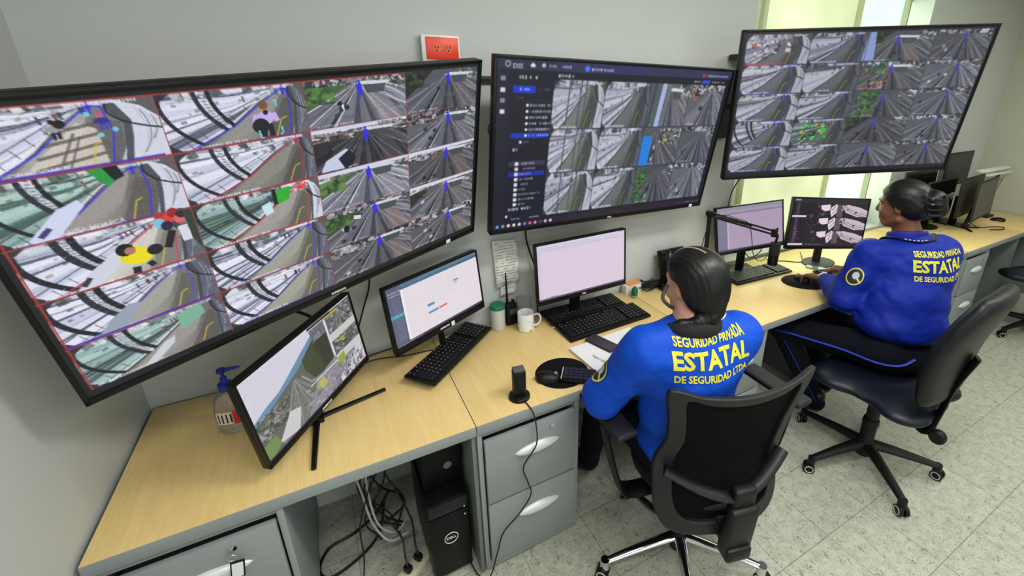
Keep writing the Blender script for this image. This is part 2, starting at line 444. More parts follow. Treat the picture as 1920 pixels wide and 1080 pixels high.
def desk(x0, x1, label, ped=True, ped_right=False, mod=True):
    t = thing('office_desk', label, 'desk', (x0, 0, 0), 0, 'grey steel desks with beech tops along the wall')
    W = x1 - x0 - 0.002
    MB().box((W / 2, -DD / 2, DH - 0.006), (W, DD - 0.006, 0.012), bev=0.002).build('worktop', wood, t)
    e = MB(); e.box((W / 2, -DD + 0.004, DH - 0.021), (W, 0.008, 0.040), bev=0.002)
    e.box((W / 2, -0.004, DH - 0.021), (W, 0.008, 0.040), bev=0.002)
    e.box((W / 2, -DD / 2, DH - 0.028), (W, DD - 0.02, 0.03))
    e.box((0.003, -DD / 2, DH - 0.021), (0.006, DD - 0.01, 0.041)); e.build('steel_rim', steel, t)
    px = 0.0
    if ped:
        pw = 0.425
        b = MB(); z1 = DH - 0.043
        b.box((px + 0.009, -DD / 2, (z1 + 0.03) / 2), (0.018, DD - 0.012, z1 - 0.03), bev=0.002)
        b.box((px + pw - 0.009, -DD / 2, (z1 + 0.03) / 2), (0.018, DD - 0.012, z1 - 0.03), bev=0.002)
        b.box((px + pw / 2, -0.02, (z1 + 0.03) / 2), (pw, 0.015, z1 - 0.03))
        b.box((px + pw / 2, -DD / 2, 0.036), (pw - 0.01, DD - 0.02, 0.045), bev=0.002)
        b.box((px + pw / 2, -DD / 2, z1 - 0.012), (pw - 0.02, DD - 0.03, 0.02)); b.build('pedestal', steel, t)
        for (za, zb) in ((0.372, 0.672), (0.062, 0.362)):
            d = MB(); d.box((px + pw / 2, -DD + 0.004, (za + zb) / 2), (pw - 0.046, 0.02, zb - za), bev=0.003)
            d.box((px + pw / 2, -DD + 0.2, (za + zb) / 2 - 0.02), (pw - 0.06, 0.38, zb - za - 0.08))
            dr = d.build('drawer', steel, t)
            # leaf shaped pull
            h = MB(); zc = (za + zb) / 2 + 0.045; n = 16; rings = []
            for i in range(n + 1):
                u = -1 + 2 * i / n; xx = px + pw / 2 + 0.02 + u * 0.095
                hw = 0.024 * (1 - u * u) ** 0.75 + 0.001; dp = 0.018 * (1 - u * u) ** 0.6 + 0.001
                rings.append([(xx, -DD - 0.006 - dp * max(0, math.cos(a)) * 1.0 , zc + hw * math.sin(a)) for a in [math.pi * (-0.5 + k / 8) for k in range(9)]] + [(xx, -DD - 0.005, zc)])
            h.loft(rings, cap=True); h.build('handle', silver, dr)
            if za > 0.3:
                k = MB(); k.cyl((px + pw - 0.13, -DD - 0.003, zb - 0.03), (px + pw - 0.13, -DD - 0.012, zb - 0.03), 0.009, n=16); k.build('lock', chrome, dr)
    s = MB(); s.box((W - 0.009, -DD / 2, (DH - 0.043) / 2), (0.016, DD - 0.03, DH - 0.045), bev=0.002); s.build('side_panel', steel_d, t)
    if mod:
        s = MB(); s.box((W / 2 + 0.2, -0.03, 0.56), (W - 0.45, 0.014, 0.28)); s.build('back_panel', steel_d, t)
    return t
d1 = desk(0.0, 1.02, 'grey steel desk at the left wall, tilted monitor and soap bottle on top')
d2 = desk(1.02, 2.167, 'grey steel desk with mug and two-drawer pedestal beside the first guard')
d3 = desk(2.167, 3.33, 'grey steel desk between the two guards carrying the microphone arm')
d4 = desk(3.33, 4.86, 'grey steel desk the second guard is typing at', ped=False)
d5 = desk(4.86, 5.92, 'grey steel desk with a drawer showing beyond the second guard')
d6 = desk(5.92, 6.62, 'last grey steel desk, in the right corner under the stored monitors', ped=False)
# ------------------------------------------------------------------ pictures shown on the screens (drawn as coloured mesh cells)
class Paint:
    """picture of a flat screen; u to the right, v downwards, both 0..1"""
    def __init__(s, W, H, base=(10, 12, 16)):
        s.W, s.H = W, H; s.a = np.zeros((H, W, 3)); s.a[:] = base
        s.rng = np.random.RandomState(7)
    def poly(s, pts, col, al=1.0, clip=None):
        P = np.array(pts, float) * (s.W, s.H)
        x0, y0 = np.floor(P.min(0)).astype(int) - 1; x1, y1 = np.ceil(P.max(0)).astype(int) + 1
        if clip is not None:
            x0 = max(x0, int(round(clip[0] * s.W))); y0 = max(y0, int(round(clip[1] * s.H))); x1 = min(x1, int(round(clip[2] * s.W))); y1 = min(y1, int(round(clip[3] * s.H)))
        x0, y0 = max(0, x0), max(0, y0); x1, y1 = min(s.W, x1), min(s.H, y1)
        if x1 <= x0 or y1 <= y0: return
        cov = np.zeros((y1 - y0, x1 - x0))
        for oy in (0.25, 0.75):
            for ox in (0.25, 0.75):
                X, Y = np.meshgrid(np.arange(x0, x1) + ox, np.arange(y0, y1) + oy)
                ins = np.zeros(X.shape, bool); n = len(P)
                for i in range(n):
                    xa, ya = P[i]; xb, yb = P[(i + 1) % n]
                    if ya == yb: continue
                    c = ((ya > Y) != (yb > Y)) & (X < (xb - xa) * (Y - ya) / (yb - ya) + xa); ins ^= c
                cov += ins
        cov = (cov / 4 * al)[..., None]
        s.a[y0:y1, x0:x1] = s.a[y0:y1, x0:x1] * (1 - cov) + np.array(col) * cov
    def line(s, pts, w, col, al=1.0, clip=None, w2=None):
        n = len(pts) - 1
        for i in range(n):
            a = np.array(pts[i], float) * (1, s.H / s.W); b = np.array(pts[i + 1], float) * (1, s.H / s.W)
            d = b - a; L = np.hypot(*d)
            if L < 1e-9: continue
            nn = np.array([-d[1], d[0]]) / L
            wa = w if w2 is None else w + (w2 - w) * i / n; wb = w if w2 is None else w + (w2 - w) * (i + 1) / n
            q = [a + nn * wa / 2, b + nn * wb / 2, b - nn * wb / 2, a - nn * wa / 2]
            s.poly([(p[0], p[1] * s.W / s.H) for p in q], col, al, clip)
    def disc(s, c, r, col, al=1.0, clip=None, ry=None):
        ry = (r * s.W / s.H) if ry is None else ry
        s.poly([(c[0] + r * math.cos(t), c[1] + ry * math.sin(t)) for t in np.linspace(0, 2 * math.pi, 13)[:-1]], col, al, clip)
    def rect(s, u0, v0, u1, v1, col, al=1.0): s.poly([(u0, v0), (u1, v0), (u1, v1), (u0, v1)], col, al)
    def speck(s, box, n, cols, size, al=0.8):
        for _ in range(n):
            u = box[0] + (box[2] - box[0]) * s.rng.rand(); v = box[1] + (box[3] - box[1]) * s.rng.rand()
            k = size * (0.4 + s.rng.rand()); c = cols[s.rng.randint(len(cols))]; t = s.rng.rand() * 3
            s.line([(u - k * math.cos(t), v - k * math.sin(t)), (u + k * math.cos(t), v + k * math.sin(t))], k * (0.4 + s.rng.rand()), c, al, box)
    def words(s, u, v, L, h, col, seed=1, slope=0.0, al=0.9):
        r = np.random.RandomState(seed); x = u
        while x < u + L:
            w = h * (0.35 + 0.5 * r.rand()) * s.H / s.W
            if r.rand() > 0.12:
                hh = h * (0.6 + 0.4 * r.rand()); s.poly([(x, v - hh / 2 + slope * (x - u)), (x + w * 0.8, v - hh / 2 + slope * (x - u)), (x + w * 0.8, v + hh / 2 + slope * (x - u)), (x, v + hh / 2 + slope * (x - u))], col, al * (0.55 + 0.45 * r.rand()))
            x += w * 1.1
    def text(s, txt, u, v, h, col):
        """real lettering rasterised from the font outline"""
        me = text_mesh(txt, 1.0, align='LEFT', bold=0.02)
        V = np.array([x.co[:2] for x in me.vertices])
        for p in me.polygons:
            s.poly([(u + V[i][0] * h * s.H / s.W, v - V[i][1] * h) for i in p.vertices], col)
        bpy.data.meshes.remove(me)
    def soften(s, n=1):
        for _ in range(n):
            for ax in (0, 1): s.a = 0.5 * s.a + 0.25 * (np.roll(s.a, 1, ax) + np.roll(s.a, -1, ax))
    def grain(s, box, amp, seed=0, streak=0):
        x0, y0, x1, y1 = [int(round(k)) for k in (box[0] * s.W, box[1] * s.H, box[2] * s.W, box[3] * s.H)]
        r = np.random.RandomState(seed); n = r.randn(y1 - y0, x1 - x0)
        n = (n + np.roll(n, 1, 0) + np.roll(n, 1, 1)) / 1.7
        s.a[y0:y1, x0:x1] += (n * amp)[..., None]

BLUE = (48, 44, 222); RED = (176, 52, 44); YEL = (214, 190, 40); MAG = (190, 40, 170)
def tilefn(P, box, far=0.8):
    u0, v0, u1, v1 = box
    wx = lambda a: a * far / 0.8 if a <= 0.8 else far + (a - 0.8) * (1 - far) / 0.2
    T = lambda pts: [(u0 + wx(a) * (u1 - u0), v0 + b * (v1 - v0)) for a, b in pts]
    W = u1 - u0
    poly = lambda pts, c, al=1.0: P.poly(T(pts), c, al, box)
    line = lambda pts, w, c, al=1.0, w2=None: P.line(T(pts), w * W, c, al, box, None if w2 is None else w2 * W)
    return T, poly, line
def arc(a, b, bow, n=8):
    a = np.array(a, float); b = np.array(b, float); d = b - a; nn = np.array([-d[1], d[0]])
    return [tuple(a + d * t + nn * bow * 4 * t * (1 - t)) for t in np.linspace(0, 1, n)]

def platform(P, box, seed, floor=(104, 104, 100), zone=BLUE, glass=False, sun=False, rail=True, grey=1.0, arches=True, far=0.8, bright=False, heavy=1.0, crowd=8, night=False):
    """a station platform seen by a fisheye camera: track side left, walkway in the middle, wall at the right"""
    r = np.random.RandomState(seed); T, poly, line = tilefn(P, box, far); R = lambda: r.rand()
    g = lambda c: tuple(np.array(c) * grey)
    left = (182, 187, 202) if not glass else (120, 142, 140)
    if night: left = (150, 152, 166)
    poly([(0, 0), (1, 0), (1, 1), (0, 1)], g(left))
    vp = (0.78, 0.06)
    for i in range(17):                      # streaks of the track bed running to the far end
        b0 = 0.02 + i * 0.070 + 0.03 * R(); ang = b0
        e = (-0.02, 1.05 - 1.02 * b0 * 1.0 + 0.1) if b0 < 1 else (0, 0)
        k = 0.5 + 0.6 * R(); c = [(224, 226, 242), (200, 203, 226), (144, 149, 170), (66, 70, 94), (238, 238, 252)][r.randint(5)]
        if glass: c = [(176, 206, 200), (66, 84, 80), (96, 132, 120), (54, 98, 78), (150, 176, 180), (44, 52, 56)][r.randint(6)]
        line([(0 - 0.02, 1.25 - b0 * 1.15), (vp[0] * 0.55, 0.66 - b0 * 0.52), (vp[0], vp[1] + 0.05 - b0 * 0.04)], (0.075 if sum(c) > 500 else 0.030) * k, g(c), 0.8, 0.010)
    for i in range(14):
        a = 0.04 + 0.68 * R(); poly([(a, 0.02), (a + 0.05, 0.0), (a + 0.07, 0.12 - 0.08 * a), (a + 0.01, 0.16 - 0.1 * a)], g([(240, 240, 248), (90, 96, 104), (206, 214, 224), (60, 70, 66)][r.randint(4)]), 0.7)
    for i in range(30):                      # people, posts and parked things by the tracks
        a = 0.02 + 0.62 * R(); q = max(0.02, 0.62 * R() * (1 - a)); k = 0.012 + 0.03 * R()
        poly([(a, q), (a + k, q - 0.4 * k), (a + k * 1.1, q + k), (a + 0.1 * k, q + 1.5 * k)], g([(60, 66, 74), (236, 238, 244), (104, 112, 126), (40, 44, 52), (90, 110, 96), (150, 120, 112)][r.randint(6)]), 0.55)
    # walkway
    poly([(vp[0] - 0.03, vp[1] + 0.02), (0.6, 0.3), (0.42, 0.62), (0.17, 1.0), (0.83, 1.0), (0.87, 0.7), (0.885, 0.35), (0.86, 0.1)], g(floor))
    for i in range(12):
        q = 0.45 + 0.4 * R(); line([(q - 0.18, 0.95 - 0.1 * R()), (vp[0] + 0.02, 0.2 + 0.1 * R())], 0.03, g(np.array(floor) * (0.85 + 0.35 * R())), 0.22, 0.01)
    for k in range(9):                       # polished floor, paler towards the kerb
        t = k / 9
        poly([(0.20 + 0.05 * t, 1.0), (0.44 + 0.02 * t, 0.62), (0.62 + 0.01 * t, 0.32), (0.76, 0.10), (0.775, 0.14 + 0.1 * t), (0.70 - 0.10 * t * (1 - t), 0.62), (0.70 - 0.38 * t, 1.0)], g(np.array(floor) * 1.5 + 10), 0.10)
    poly([(0.62, 1.0), (0.72, 0.62), (0.80, 0.25), (0.875, 0.35), (0.865, 0.75), (0.83, 1.0)], g(np.array(floor) * 0.62), 0.45)
    if sun:
        poly([(0.42, 0.75), (0.30, 0.98), (0.80, 0.98), (0.80, 0.42), (0.70, 0.30)], g((208, 200, 190)), 0.9)
        for k in range(4): line([(0.36 + 0.05 * k, 0.93 - 0.17 * k), (0.82, 0.78 - 0.15 * k)], 0.022, g((96, 90, 84)), 0.85)
        line([(0.50, 0.97), (0.66, 0.45)], 0.014, g((90, 86, 80)), 0.8); line([(0.56, 0.97), (0.69, 0.5)], 0.010, g((90, 86, 80)), 0.8)
    # right hand wall
    poly([(0.845, 0.05), (0.885, 0.4), (0.865, 0.75), (0.84, 1.0), (1, 1), (1, 0)], g((92, 98, 112) if not (sun or bright) else (206, 210, 224)))
    poly([(0.84, 0.08), (0.882, 0.4), (0.862, 0.8), (0.846, 1.0), (0.872, 1.0), (0.90, 0.6), (0.91, 0.35), (0.875, 0.06)], g((60, 64, 72)), 0.9)
    for k in range(5): line(arc((0.90 + 0.02 * k, 0.98 - 0.1 * k), (0.93 + 0.015 * k, 0.15 + 0.05 * k), 0.04), 0.007, g([(170, 176, 196), (70, 74, 84)][k % 2]), 0.7)
    poly([(0.86, 0.0), (1.0, 0.0), (1.0, 0.34), (0.95, 0.14)], g((88, 84, 84)), 0.95)
    line(arc((0.85, 0.06), (1.0, 0.52), 0.12), 0.012, g((28, 30, 34)))
    # kerb between track and walkway
    line([(0.10, 1.0), (0.40, 0.64), (0.60, 0.30), (vp[0] - 0.02, vp[1] + 0.04)], 0.022, g((226, 226, 232)), 0.85, 0.006)
    line([(0.14, 1.0), (0.42, 0.66), (0.61, 0.32), (vp[0] - 0.02, vp[1] + 0.05)], 0.010, g((50, 54, 62)), 0.85, 0.004)
    if rail:
        for k in range(6):
            t = k / 6; line([(0.10 + 0.6 * t, 0.82 - 0.74 * t), (0.135 + 0.6 * t, 0.97 - 0.80 * t)], 0.006, g((46, 50, 62)), 0.7)
        line([(0.0, 0.86), (0.35, 0.50), (0.72, 0.10)], 0.010, g((52, 56, 72)), 0.8, 0.004)
    if arches:
        line(arc((0.01, 0.12), (0.22, 0.96), 0.07), 0.026 * heavy, g((26, 32, 40)))
        line(arc((0.215, 0.0), (0.37, 0.72), 0.05), 0.030 * heavy, g((36, 42, 52)))
        line(arc((0.30, 0.0), (0.42, 0.66), 0.045), 0.028 * heavy, g((22, 26, 34)))
        line(arc((0.262, 0.0), (0.395, 0.70), 0.048), 0.022, g((200, 202, 214)))
        for k in range(12):
            t = 0.04 + k * 0.075; q = arc((0.262, 0.0), (0.395, 0.70), 0.048, 40)[min(39, int(t * 40))]
            line([(q[0] - 0.013, q[1]), (q[0] + 0.013, q[1] + 0.012)], 0.008, g((90, 92, 104)), 0.8)
    for k in range(crowd):
        q = 0.5 + 0.28 * R(); y = 0.30 - 0.3 * (q - 0.5) - 0.08
        c = [(30, 30, 40), (220, 224, 236), (70, 76, 120), (120, 60, 60), (40, 50, 90), (190, 190, 200)][r.randint(6)]
        line([(q, y - 0.05), (q + 0.01, y + 0.06)], 0.014, g(c), 0.8)
    if zone is not None:
        z = zone
        line([(0.10, 1.0), (0.20, 0.90), (0.42, 0.68), (0.62, 0.34), (vp[0] + 0.01, vp[1] + 0.03), (vp[0] + 0.055, 0.1), (vp[0] + 0.065, 0.5), (vp[0] + 0.03, 0.97)], 0.010, z, 0.92)
        line([(0.10, 1.0), (vp[0] + 0.03, 0.985)], 0.012, z, 0.8)
        P.disc(T([(vp[0] + 0.02, 0.10)])[0], 0.016 * (box[2] - box[0]) * 1.1, z, 0.9, box)
        line([(vp[0] + 0.02, 0.01), (vp[0] + 0.02, 0.2)], 0.012, z)
    line([(0.70, 0.97), (0.755, 0.66), (0.80, 0.62)], 0.009, YEL, 0.85)
    # dark fisheye corners
    poly([(0, 0), (0.10, 0), (0.03, 0.12), (0, 0.24)], g((34, 34, 38)), 0.9)
    poly([(0, 0.84), (0.05, 0.95), (0.09, 1.0), (0, 1.0)], g((36, 34, 40)), 0.9)
    b = (box[0], box[3] - 0.075 * (box[3] - box[1]), box[2], box[3])
    P.words(box[0] + 0.05 * (box[2] - box[0]), box[3] - 0.04 * (box[3] - box[1]), 0.45 * (box[2] - box[0]), 0.06 * (box[3] - box[1]), (225, 225, 235), seed)
    P.words(box[0] + 0.62 * (box[2] - box[0]), box[1] + 0.05 * (box[3] - box[1]), 0.30 * (box[2] - box[0]), 0.055 * (box[3] - box[1]), (225, 225, 235), seed + 3)
    P.grain(box, 3.0, seed)

def highway(P, box, seed, top='sky', vp=(0.54, 0.10), asphalt=(96, 98, 108), green=0.0, zone=BLUE, station=True, tone=1.0, leftside='green', brown=0.0):
    r = np.random.RandomState(seed); T, poly, line = tilefn(P, box); R = lambda: r.rand()
    tone = tone * (0.86 + 0.3 * R()); g = lambda c: tuple(np.clip(np.array(c) * tone, 0, 255))
    poly([(0, 0), (1, 0), (1, 1), (0, 1)], g(asphalt))
    vp = (vp[0] + 0.09 * (R() - 0.5), vp[1] + 0.05 * R()); hz = vp[1]
    # lanes fan out from the vanishing point
    n = 15
    for k in range(n):
        t = -1.25 + 2.7 * k / (n - 1) + 0.04 * R(); x = vp[0] + t * 0.9
        c = [(74, 76, 86), (128, 130, 142), (104, 106, 114), (150, 150, 158), (88, 88, 96)][r.randint(5)]
        poly([vp, (vp[0] + 0.01, vp[1]), (x + 0.11, 1.15), (x, 1.15)], g(c), 0.5)
    for t, c, w in ((-0.95, (220, 222, 230), 0.007), (-0.60, (205, 208, 218), 0.006), (-0.34, (24, 26, 32), 0.022), (-0.29, (176, 178, 180), 0.012), (-0.05, (58, 60, 74), 0.05),
                    (0.14, (56, 58, 68), 0.035), (0.30, (160, 150, 146), 0.02), (0.46, (190, 190, 198), 0.012), (0.72, (60, 62, 72), 0.02), (0.86, (184, 186, 196), 0.012)):
        line([vp, (vp[0] + t * 0.45, (vp[1] + 1.0) * 0.5), (vp[0] + t * 0.98, 1.06)], 0.002, g(c), 0.9, w * 1.6)
    line([(vp[0] - 0.05, 0.3), (vp[0] - 0.5, 1.0)], 0.004, g((200, 204, 214)), 0.5)
    # worn patches, shadows across the lanes, a vehicle or two
    for k in range(10):
        a, q = R(), 0.3 + 0.7 * R(); w_ = 0.05 + 0.16 * R() * q
        poly([(a, q), (a + w_, q - 0.03), (a + w_ * 1.2, q + 0.03 + 0.05 * R()), (a + 0.02, q + 0.06)], g([(70, 72, 80), (134, 134, 142), (112, 108, 110)][r.randint(3)]), 0.35)
    for k in range(1 + seed % 3):
        a, q = 0.08 + 0.34 * R(), 0.4 + 0.45 * R(); c = [(26, 28, 30), (214, 216, 220), (40, 44, 60)][r.randint(3)]
        poly([(a, q), (a + 0.045, q - 0.04), (a + 0.06, q + 0.05), (a + 0.015, q + 0.09)], g(c), 0.9)
    line(arc((vp[0] + 0.16, 0.25), (1.0, 0.98), -0.08), 0.006, g((186, 188, 196)), 0.7); line(arc((0.02, 0.75), (vp[0] - 0.1, 0.22), 0.05), 0.008, g((60, 62, 68)), 0.7)
    # verge and surroundings
    if leftside == 'green':
        poly([(0, 0.12), (vp[0] - 0.08, hz), (0.22, 0.38), (0, 0.62)], g((58, 84, 50)))
        P.speck((box[0], box[1] + 0.1 * (box[3] - box[1]), box[0] + 0.26 * (box[2] - box[0]), box[1] + 0.50 * (box[3] - box[1])), 50, [(54, 92, 46), (84, 124, 62), (36, 56, 38), (104, 138, 76)], 0.012, 0.7)
    elif leftside == 'town':
        P.speck((box[0], box[1] + 0.02, box[0] + 0.40 * (box[2] - box[0]), box[1] + 0.30 * (box[3] - box[1])), 70, [(70, 66, 74), (140, 130, 134), (36, 38, 40), (190, 190, 200), (120, 90, 84)], 0.010, 0.8)
    elif leftside == 'dark':
        poly([(0, 0), (0.36, 0), (0.14, 0.4), (0, 0.62)], g((40, 46, 38)), 0.95)
        P.speck((box[0], box[1], box[0] + 0.24 * (box[2] - box[0]), box[1] + 0.40 * (box[3] - box[1])), 40, [(38, 52, 36), (60, 74, 50), (26, 30, 28)], 0.010, 0.8)
    P.speck((box[0] + 0.72 * (box[2] - box[0]), box[1], box[2], box[1] + 0.28 * (box[3] - box[1])), 60, [(70, 72, 76), (150, 150, 156), (40, 44, 44), (200, 200, 206), (90, 100, 90)], 0.009, 0.8)
    poly([(0.68, 0.14), (0.80, 0.12), (1.05, 0.55), (1.05, 0.75)], g((140, 146, 152)), 0.5)
    for k in range(4): line(arc((0.64 + 0.03 * k, 0.16), (1.02, 0.62 - 0.12 * k), -0.10), 0.008, g([(190, 194, 200), (60, 62, 70)][k % 2]), 0.8)
    if top == 'sky':
        poly([(0, 0), (1, 0), (1, 0.08), (0.55, 0.10), (0.25, 0.13), (0, 0.22)], (206, 210, 228))
        P.speck((box[0], box[1] + 0.10 * (box[3] - box[1]), box[2], box[1] + 0.18 * (box[3] - box[1])), 50, [(60, 66, 60), (120, 110, 108), (90, 96, 96), (170, 160, 160)], 0.008, 0.8)
    elif top == 'town':
        P.speck((box[0], box[1], box[2], box[1] + 0.15 * (box[3] - box[1])), 90, [(60, 66, 64), (140, 138, 146), (36, 38, 40), (196, 198, 208)], 0.009, 0.8)
    if station:
        poly([(vp[0] - 0.06, hz + 0.03), (vp[0] + 0.04, hz - 0.03), (vp[0] + 0.34, hz + 0.0), (vp[0] + 0.30, hz + 0.07), (vp[0] + 0.04, hz + 0.05)], (206, 208, 218))
        poly([(vp[0] + 0.04, hz + 0.05), (vp[0] + 0.28, hz + 0.06), (vp[0] + 0.26, hz + 0.24), (vp[0] + 0.08, hz + 0.24)], (66, 72, 78), 0.9)
        poly([(vp[0] + 0.12, hz + 0.24), (vp[0] + 0.26, hz + 0.24), (vp[0] + 0.46, 1.05), (vp[0] + 0.20, 1.05)], g((128 + 30 * brown, 124 + 10 * brown, 128)), 0.55)
        for k in range(7): line([(vp[0] + 0.10 + 0.01 * k, hz + 0.30 + 0.1 * k), (vp[0] + 0.27 + 0.028 * k, hz + 0.30 + 0.1 * k)], 0.005, g((100, 98, 108)), 0.6)
    if green:
        P.speck((box[0] + 0.0 * (box[2] - box[0]), box[1], box[0] + 0.36 * (box[2] - box[0]), box[3]), int(160 * green), [(62, 120, 44), (96, 150, 60), (38, 70, 34), (126, 160, 70)], 0.012, 0.8)
    if zone is not None:
        poly([(vp[0] - 0.03, hz + 0.02), (vp[0] + 0.03, hz + 0.02), (vp[0] + 0.035, hz + 0.2), (vp[0] + 0.005, hz + 0.34), (vp[0] - 0.015, hz + 0.2)], zone, 0.9)
        line([(vp[0] + 0.005, hz - 0.05), (vp[0] + 0.005, hz + 0.1)], 0.02, zone)
    P.words(box[0] + 0.06 * (box[2] - box[0]), box[3] - 0.05 * (box[3] - box[1]), 0.35 * (box[2] - box[0]), 0.05 * (box[3] - box[1]), (210, 210, 220), seed, al=0.7)
    P.grain(box, 3.5, seed)

def screen_mat(name, strength):
    if name in MATS: return MATS[name]
    m = bpy.data.materials.new(name); m.use_nodes = True; nt = m.node_tree; b = nt.nodes['Principled BSDF']
    b.inputs['Base Color'].default_value = (0.012, 0.012, 0.014, 1); b.inputs['Roughness'].default_value = 0.32; b.inputs['Specular IOR Level'].default_value = 0.25
    at = nt.nodes.new('ShaderNodeAttribute'); at.attribute_name = 'picture'
    nt.links.new(at.outputs['Color'], b.inputs['Emission Color']); b.inputs['Emission Strength'].default_value = strength
    MATS[name] = m
    return m
def screen_mesh(name, P, w, h, y, m, parent, cx=0.0, cz=0.0):
    """grid of coloured cells in the local x-z plane facing -y"""
    A = np.clip(P.a, 0, 255) / 255.0; H, W = A.shape[:2]
    lin = np.where(A <= 0.04045, A / 12.92, ((A + 0.055) / 1.055) ** 2.4)
    xs = cx + w * ((np.arange(W) + 0.0) / (W - 1) - 0.5); zs = cz + h * (0.5 - np.arange(H) / (H - 1))
    V = np.zeros((H, W, 3), np.float32); V[..., 0] = xs[None, :]; V[..., 1] = y; V[..., 2] = zs[:, None]
    i = np.arange(H * W).reshape(H, W)
    F = np.stack([i[:-1, :-1], i[1:, :-1], i[1:, 1:], i[:-1, 1:]], -1).reshape(-1, 4)
    me = bpy.data.meshes.new(name)
    me.vertices.add(H * W); me.vertices.foreach_set('co', V.ravel())
    me.loops.add(F.size); me.loops.foreach_set('vertex_index', F.ravel().astype(np.int32))
    me.polygons.add(len(F)); me.polygons.foreach_set('loop_start', np.arange(0, F.size, 4, dtype=np.int32))
    me.update(calc_edges=True)
    ca = me.color_attributes.new('picture', 'FLOAT_COLOR', 'POINT')
    C4 = np.ones((H * W, 4), np.float32); C4[:, :3] = lin.reshape(-1, 3); ca.data.foreach_set('color', C4.ravel())
    me.materials.append(m)
    o = bpy.data.objects.new(name, me); COL.objects.link(o); o.parent = parent
    return o

# ------------------------------------------------------------------ left wall screen
def gridlines(P, us, vs, col, w=0.0022, h0=0.02, h1=0.98):
    for u in us: P.line([(u, h0), (u, h1)], w, col, 0.9)
    for v in vs: P.line([(0.008, v), (0.992, v)], w, col, 0.85)
VR = [0.018, 0.208, 0.398, 0.588, 0.778, 0.968]
def cells(us, vs): return lambda c, r: (us[c], vs[r], us[c + 1], vs[r + 1])
PL = Paint(600, 345, (24, 22, 26))
cl = cells([0.010, 0.249, 0.495, 0.745, 0.990], VR)
platform(PL, cl(0, 0), 1, far=0.66, sun=True, arches=False, floor=(120, 118, 118))
platform(PL, cl(1, 0), 2, far=0.83, crowd=5)
platform(PL, cl(0, 1), 3, far=0.75, bright=True, glass=True, floor=(112, 108, 104), crowd=5)
platform(PL, cl(1, 1), 4, far=0.87, zone=(178, 36, 84), floor=(98, 98, 92))
platform(PL, cl(0, 2), 5, heavy=1.5, zone=(206, 48, 84), floor=(150, 150, 144))
platform(PL, cl(1, 2), 6, far=0.84, bright=True, zone=(188, 74, 44), glass=True, floor=(116, 112, 110))
platform(PL, cl(0, 3), 7, heavy=1.4, floor=(118, 118, 112), zone=(84, 70, 196))
platform(PL, cl(1, 3), 8, far=0.84, heavy=1.2, floor=(116, 116, 108), zone=(70, 62, 208))
platform(PL, cl(0, 4), 9, far=0.88, glass=True, floor=(112, 108, 104), zone=None)
platform(PL, cl(1, 4), 10, far=0.82, heavy=1.2, floor=(118, 118, 108), zone=(74, 60, 196))
highway(PL, cl(2, 0), 11, top='town', tone=1.25)
highway(PL, cl(3, 0), 12, top='none', leftside='dark', tone=0.95)
highway(PL, cl(2, 1), 13, top='sky', leftside='town', asphalt=(60, 62, 66), tone=0.62)
highway(PL, cl(3, 1), 14, top='town', leftside='town', tone=0.95)
highway(PL, cl(2, 2), 15, top='sky', tone=1.1)
highway(PL, cl(3, 2), 16, top='sky', leftside='town', tone=0.85, brown=1)
highway(PL, cl(2, 3), 17, top='town', tone=1.0, brown=1)
highway(PL, cl(3, 3), 18, top='sky', leftside='dark', tone=0.85)
highway(PL, cl(2, 4), 19, top='town', leftside='town', tone=1.0, brown=1)
highway(PL, cl(3, 4), 20, top='town', leftside='town', tone=0.85, brown=1)
def figure(P, box, x, y, s, shirt, hair=(30, 24, 24), skin=(190, 140, 120), legs=(28, 28, 34)):
    T, poly, line = tilefn(P, box)
    q = lambda dx, dy: T([(x + dx * s, y + dy * s * 2.0)])[0]
    U = (box[2] - box[0]) * s
    P.line([q(-0.10, 0.45), q(-0.12, 0.95)], U * 0.16, legs, 1, box); P.line([q(0.10, 0.45), q(0.12, 0.95)], U * 0.16, legs, 1, box)
    P.disc(q(0, 0.25), U * 0.26, shirt, 1, box, ry=(box[3] - box[1]) * s * 0.50)
    P.line([q(-0.24, 0.1), q(-0.34, 0.42)], U * 0.15, shirt, 1, box); P.line([q(0.24, 0.1), q(0.34, 0.42)], U * 0.15, shirt, 1, box)
    P.disc(q(0, -0.13), U * 0.13, skin, 1, box); P.disc(q(0, -0.20), U * 0.135, hair, 1, box)
figure(PL, cl(1, 0), 0.665, 0.47, 0.26, (196, 170, 232), hair=(120, 76, 52))
PL.disc((0.249 + 0.246 * 0.62, 0.018 + 0.19 * 0.74), 0.016, (24, 22, 34)); PL.disc((0.249 + 0.246 * 0.672, 0.018 + 0.19 * 0.50), 0.005, (10, 10, 14))
for a, b_, c in (((0.745, 0.30), (0.765, 0.30), (0.765, 0.42)), ((0.60, 0.82), (0.605, 0.97), (0.63, 0.97)), ((0.775, 0.8), (0.78, 0.93), (0.755, 0.95))):
    PL.line([(0.249 + 0.246 * k[0], 0.018 + 0.19 * k[1]) for k in (a, b_, c)], 0.003, (110, 206, 236))
figure(PL, cl(0, 0), 0.47, 0.30, 0.11, (150, 150, 150), hair=(20, 20, 26)); PL.disc((0.010 + 0.239 * 0.50, 0.018 + 0.19 * 0.30), 0.007, (22, 22, 26))
figure(PL, cl(0, 0), 0.70, 0.26, 0.10, (40, 40, 140), hair=(230, 60, 110), legs=(60, 60, 180))
for u, v in ((0.64, 0.20), (0.67, 0.52), (0.75, 0.46)): PL.disc((0.010 + 0.239 * u, 0.018 + 0.19 * v), 0.004, (120, 216, 238), 0.85)
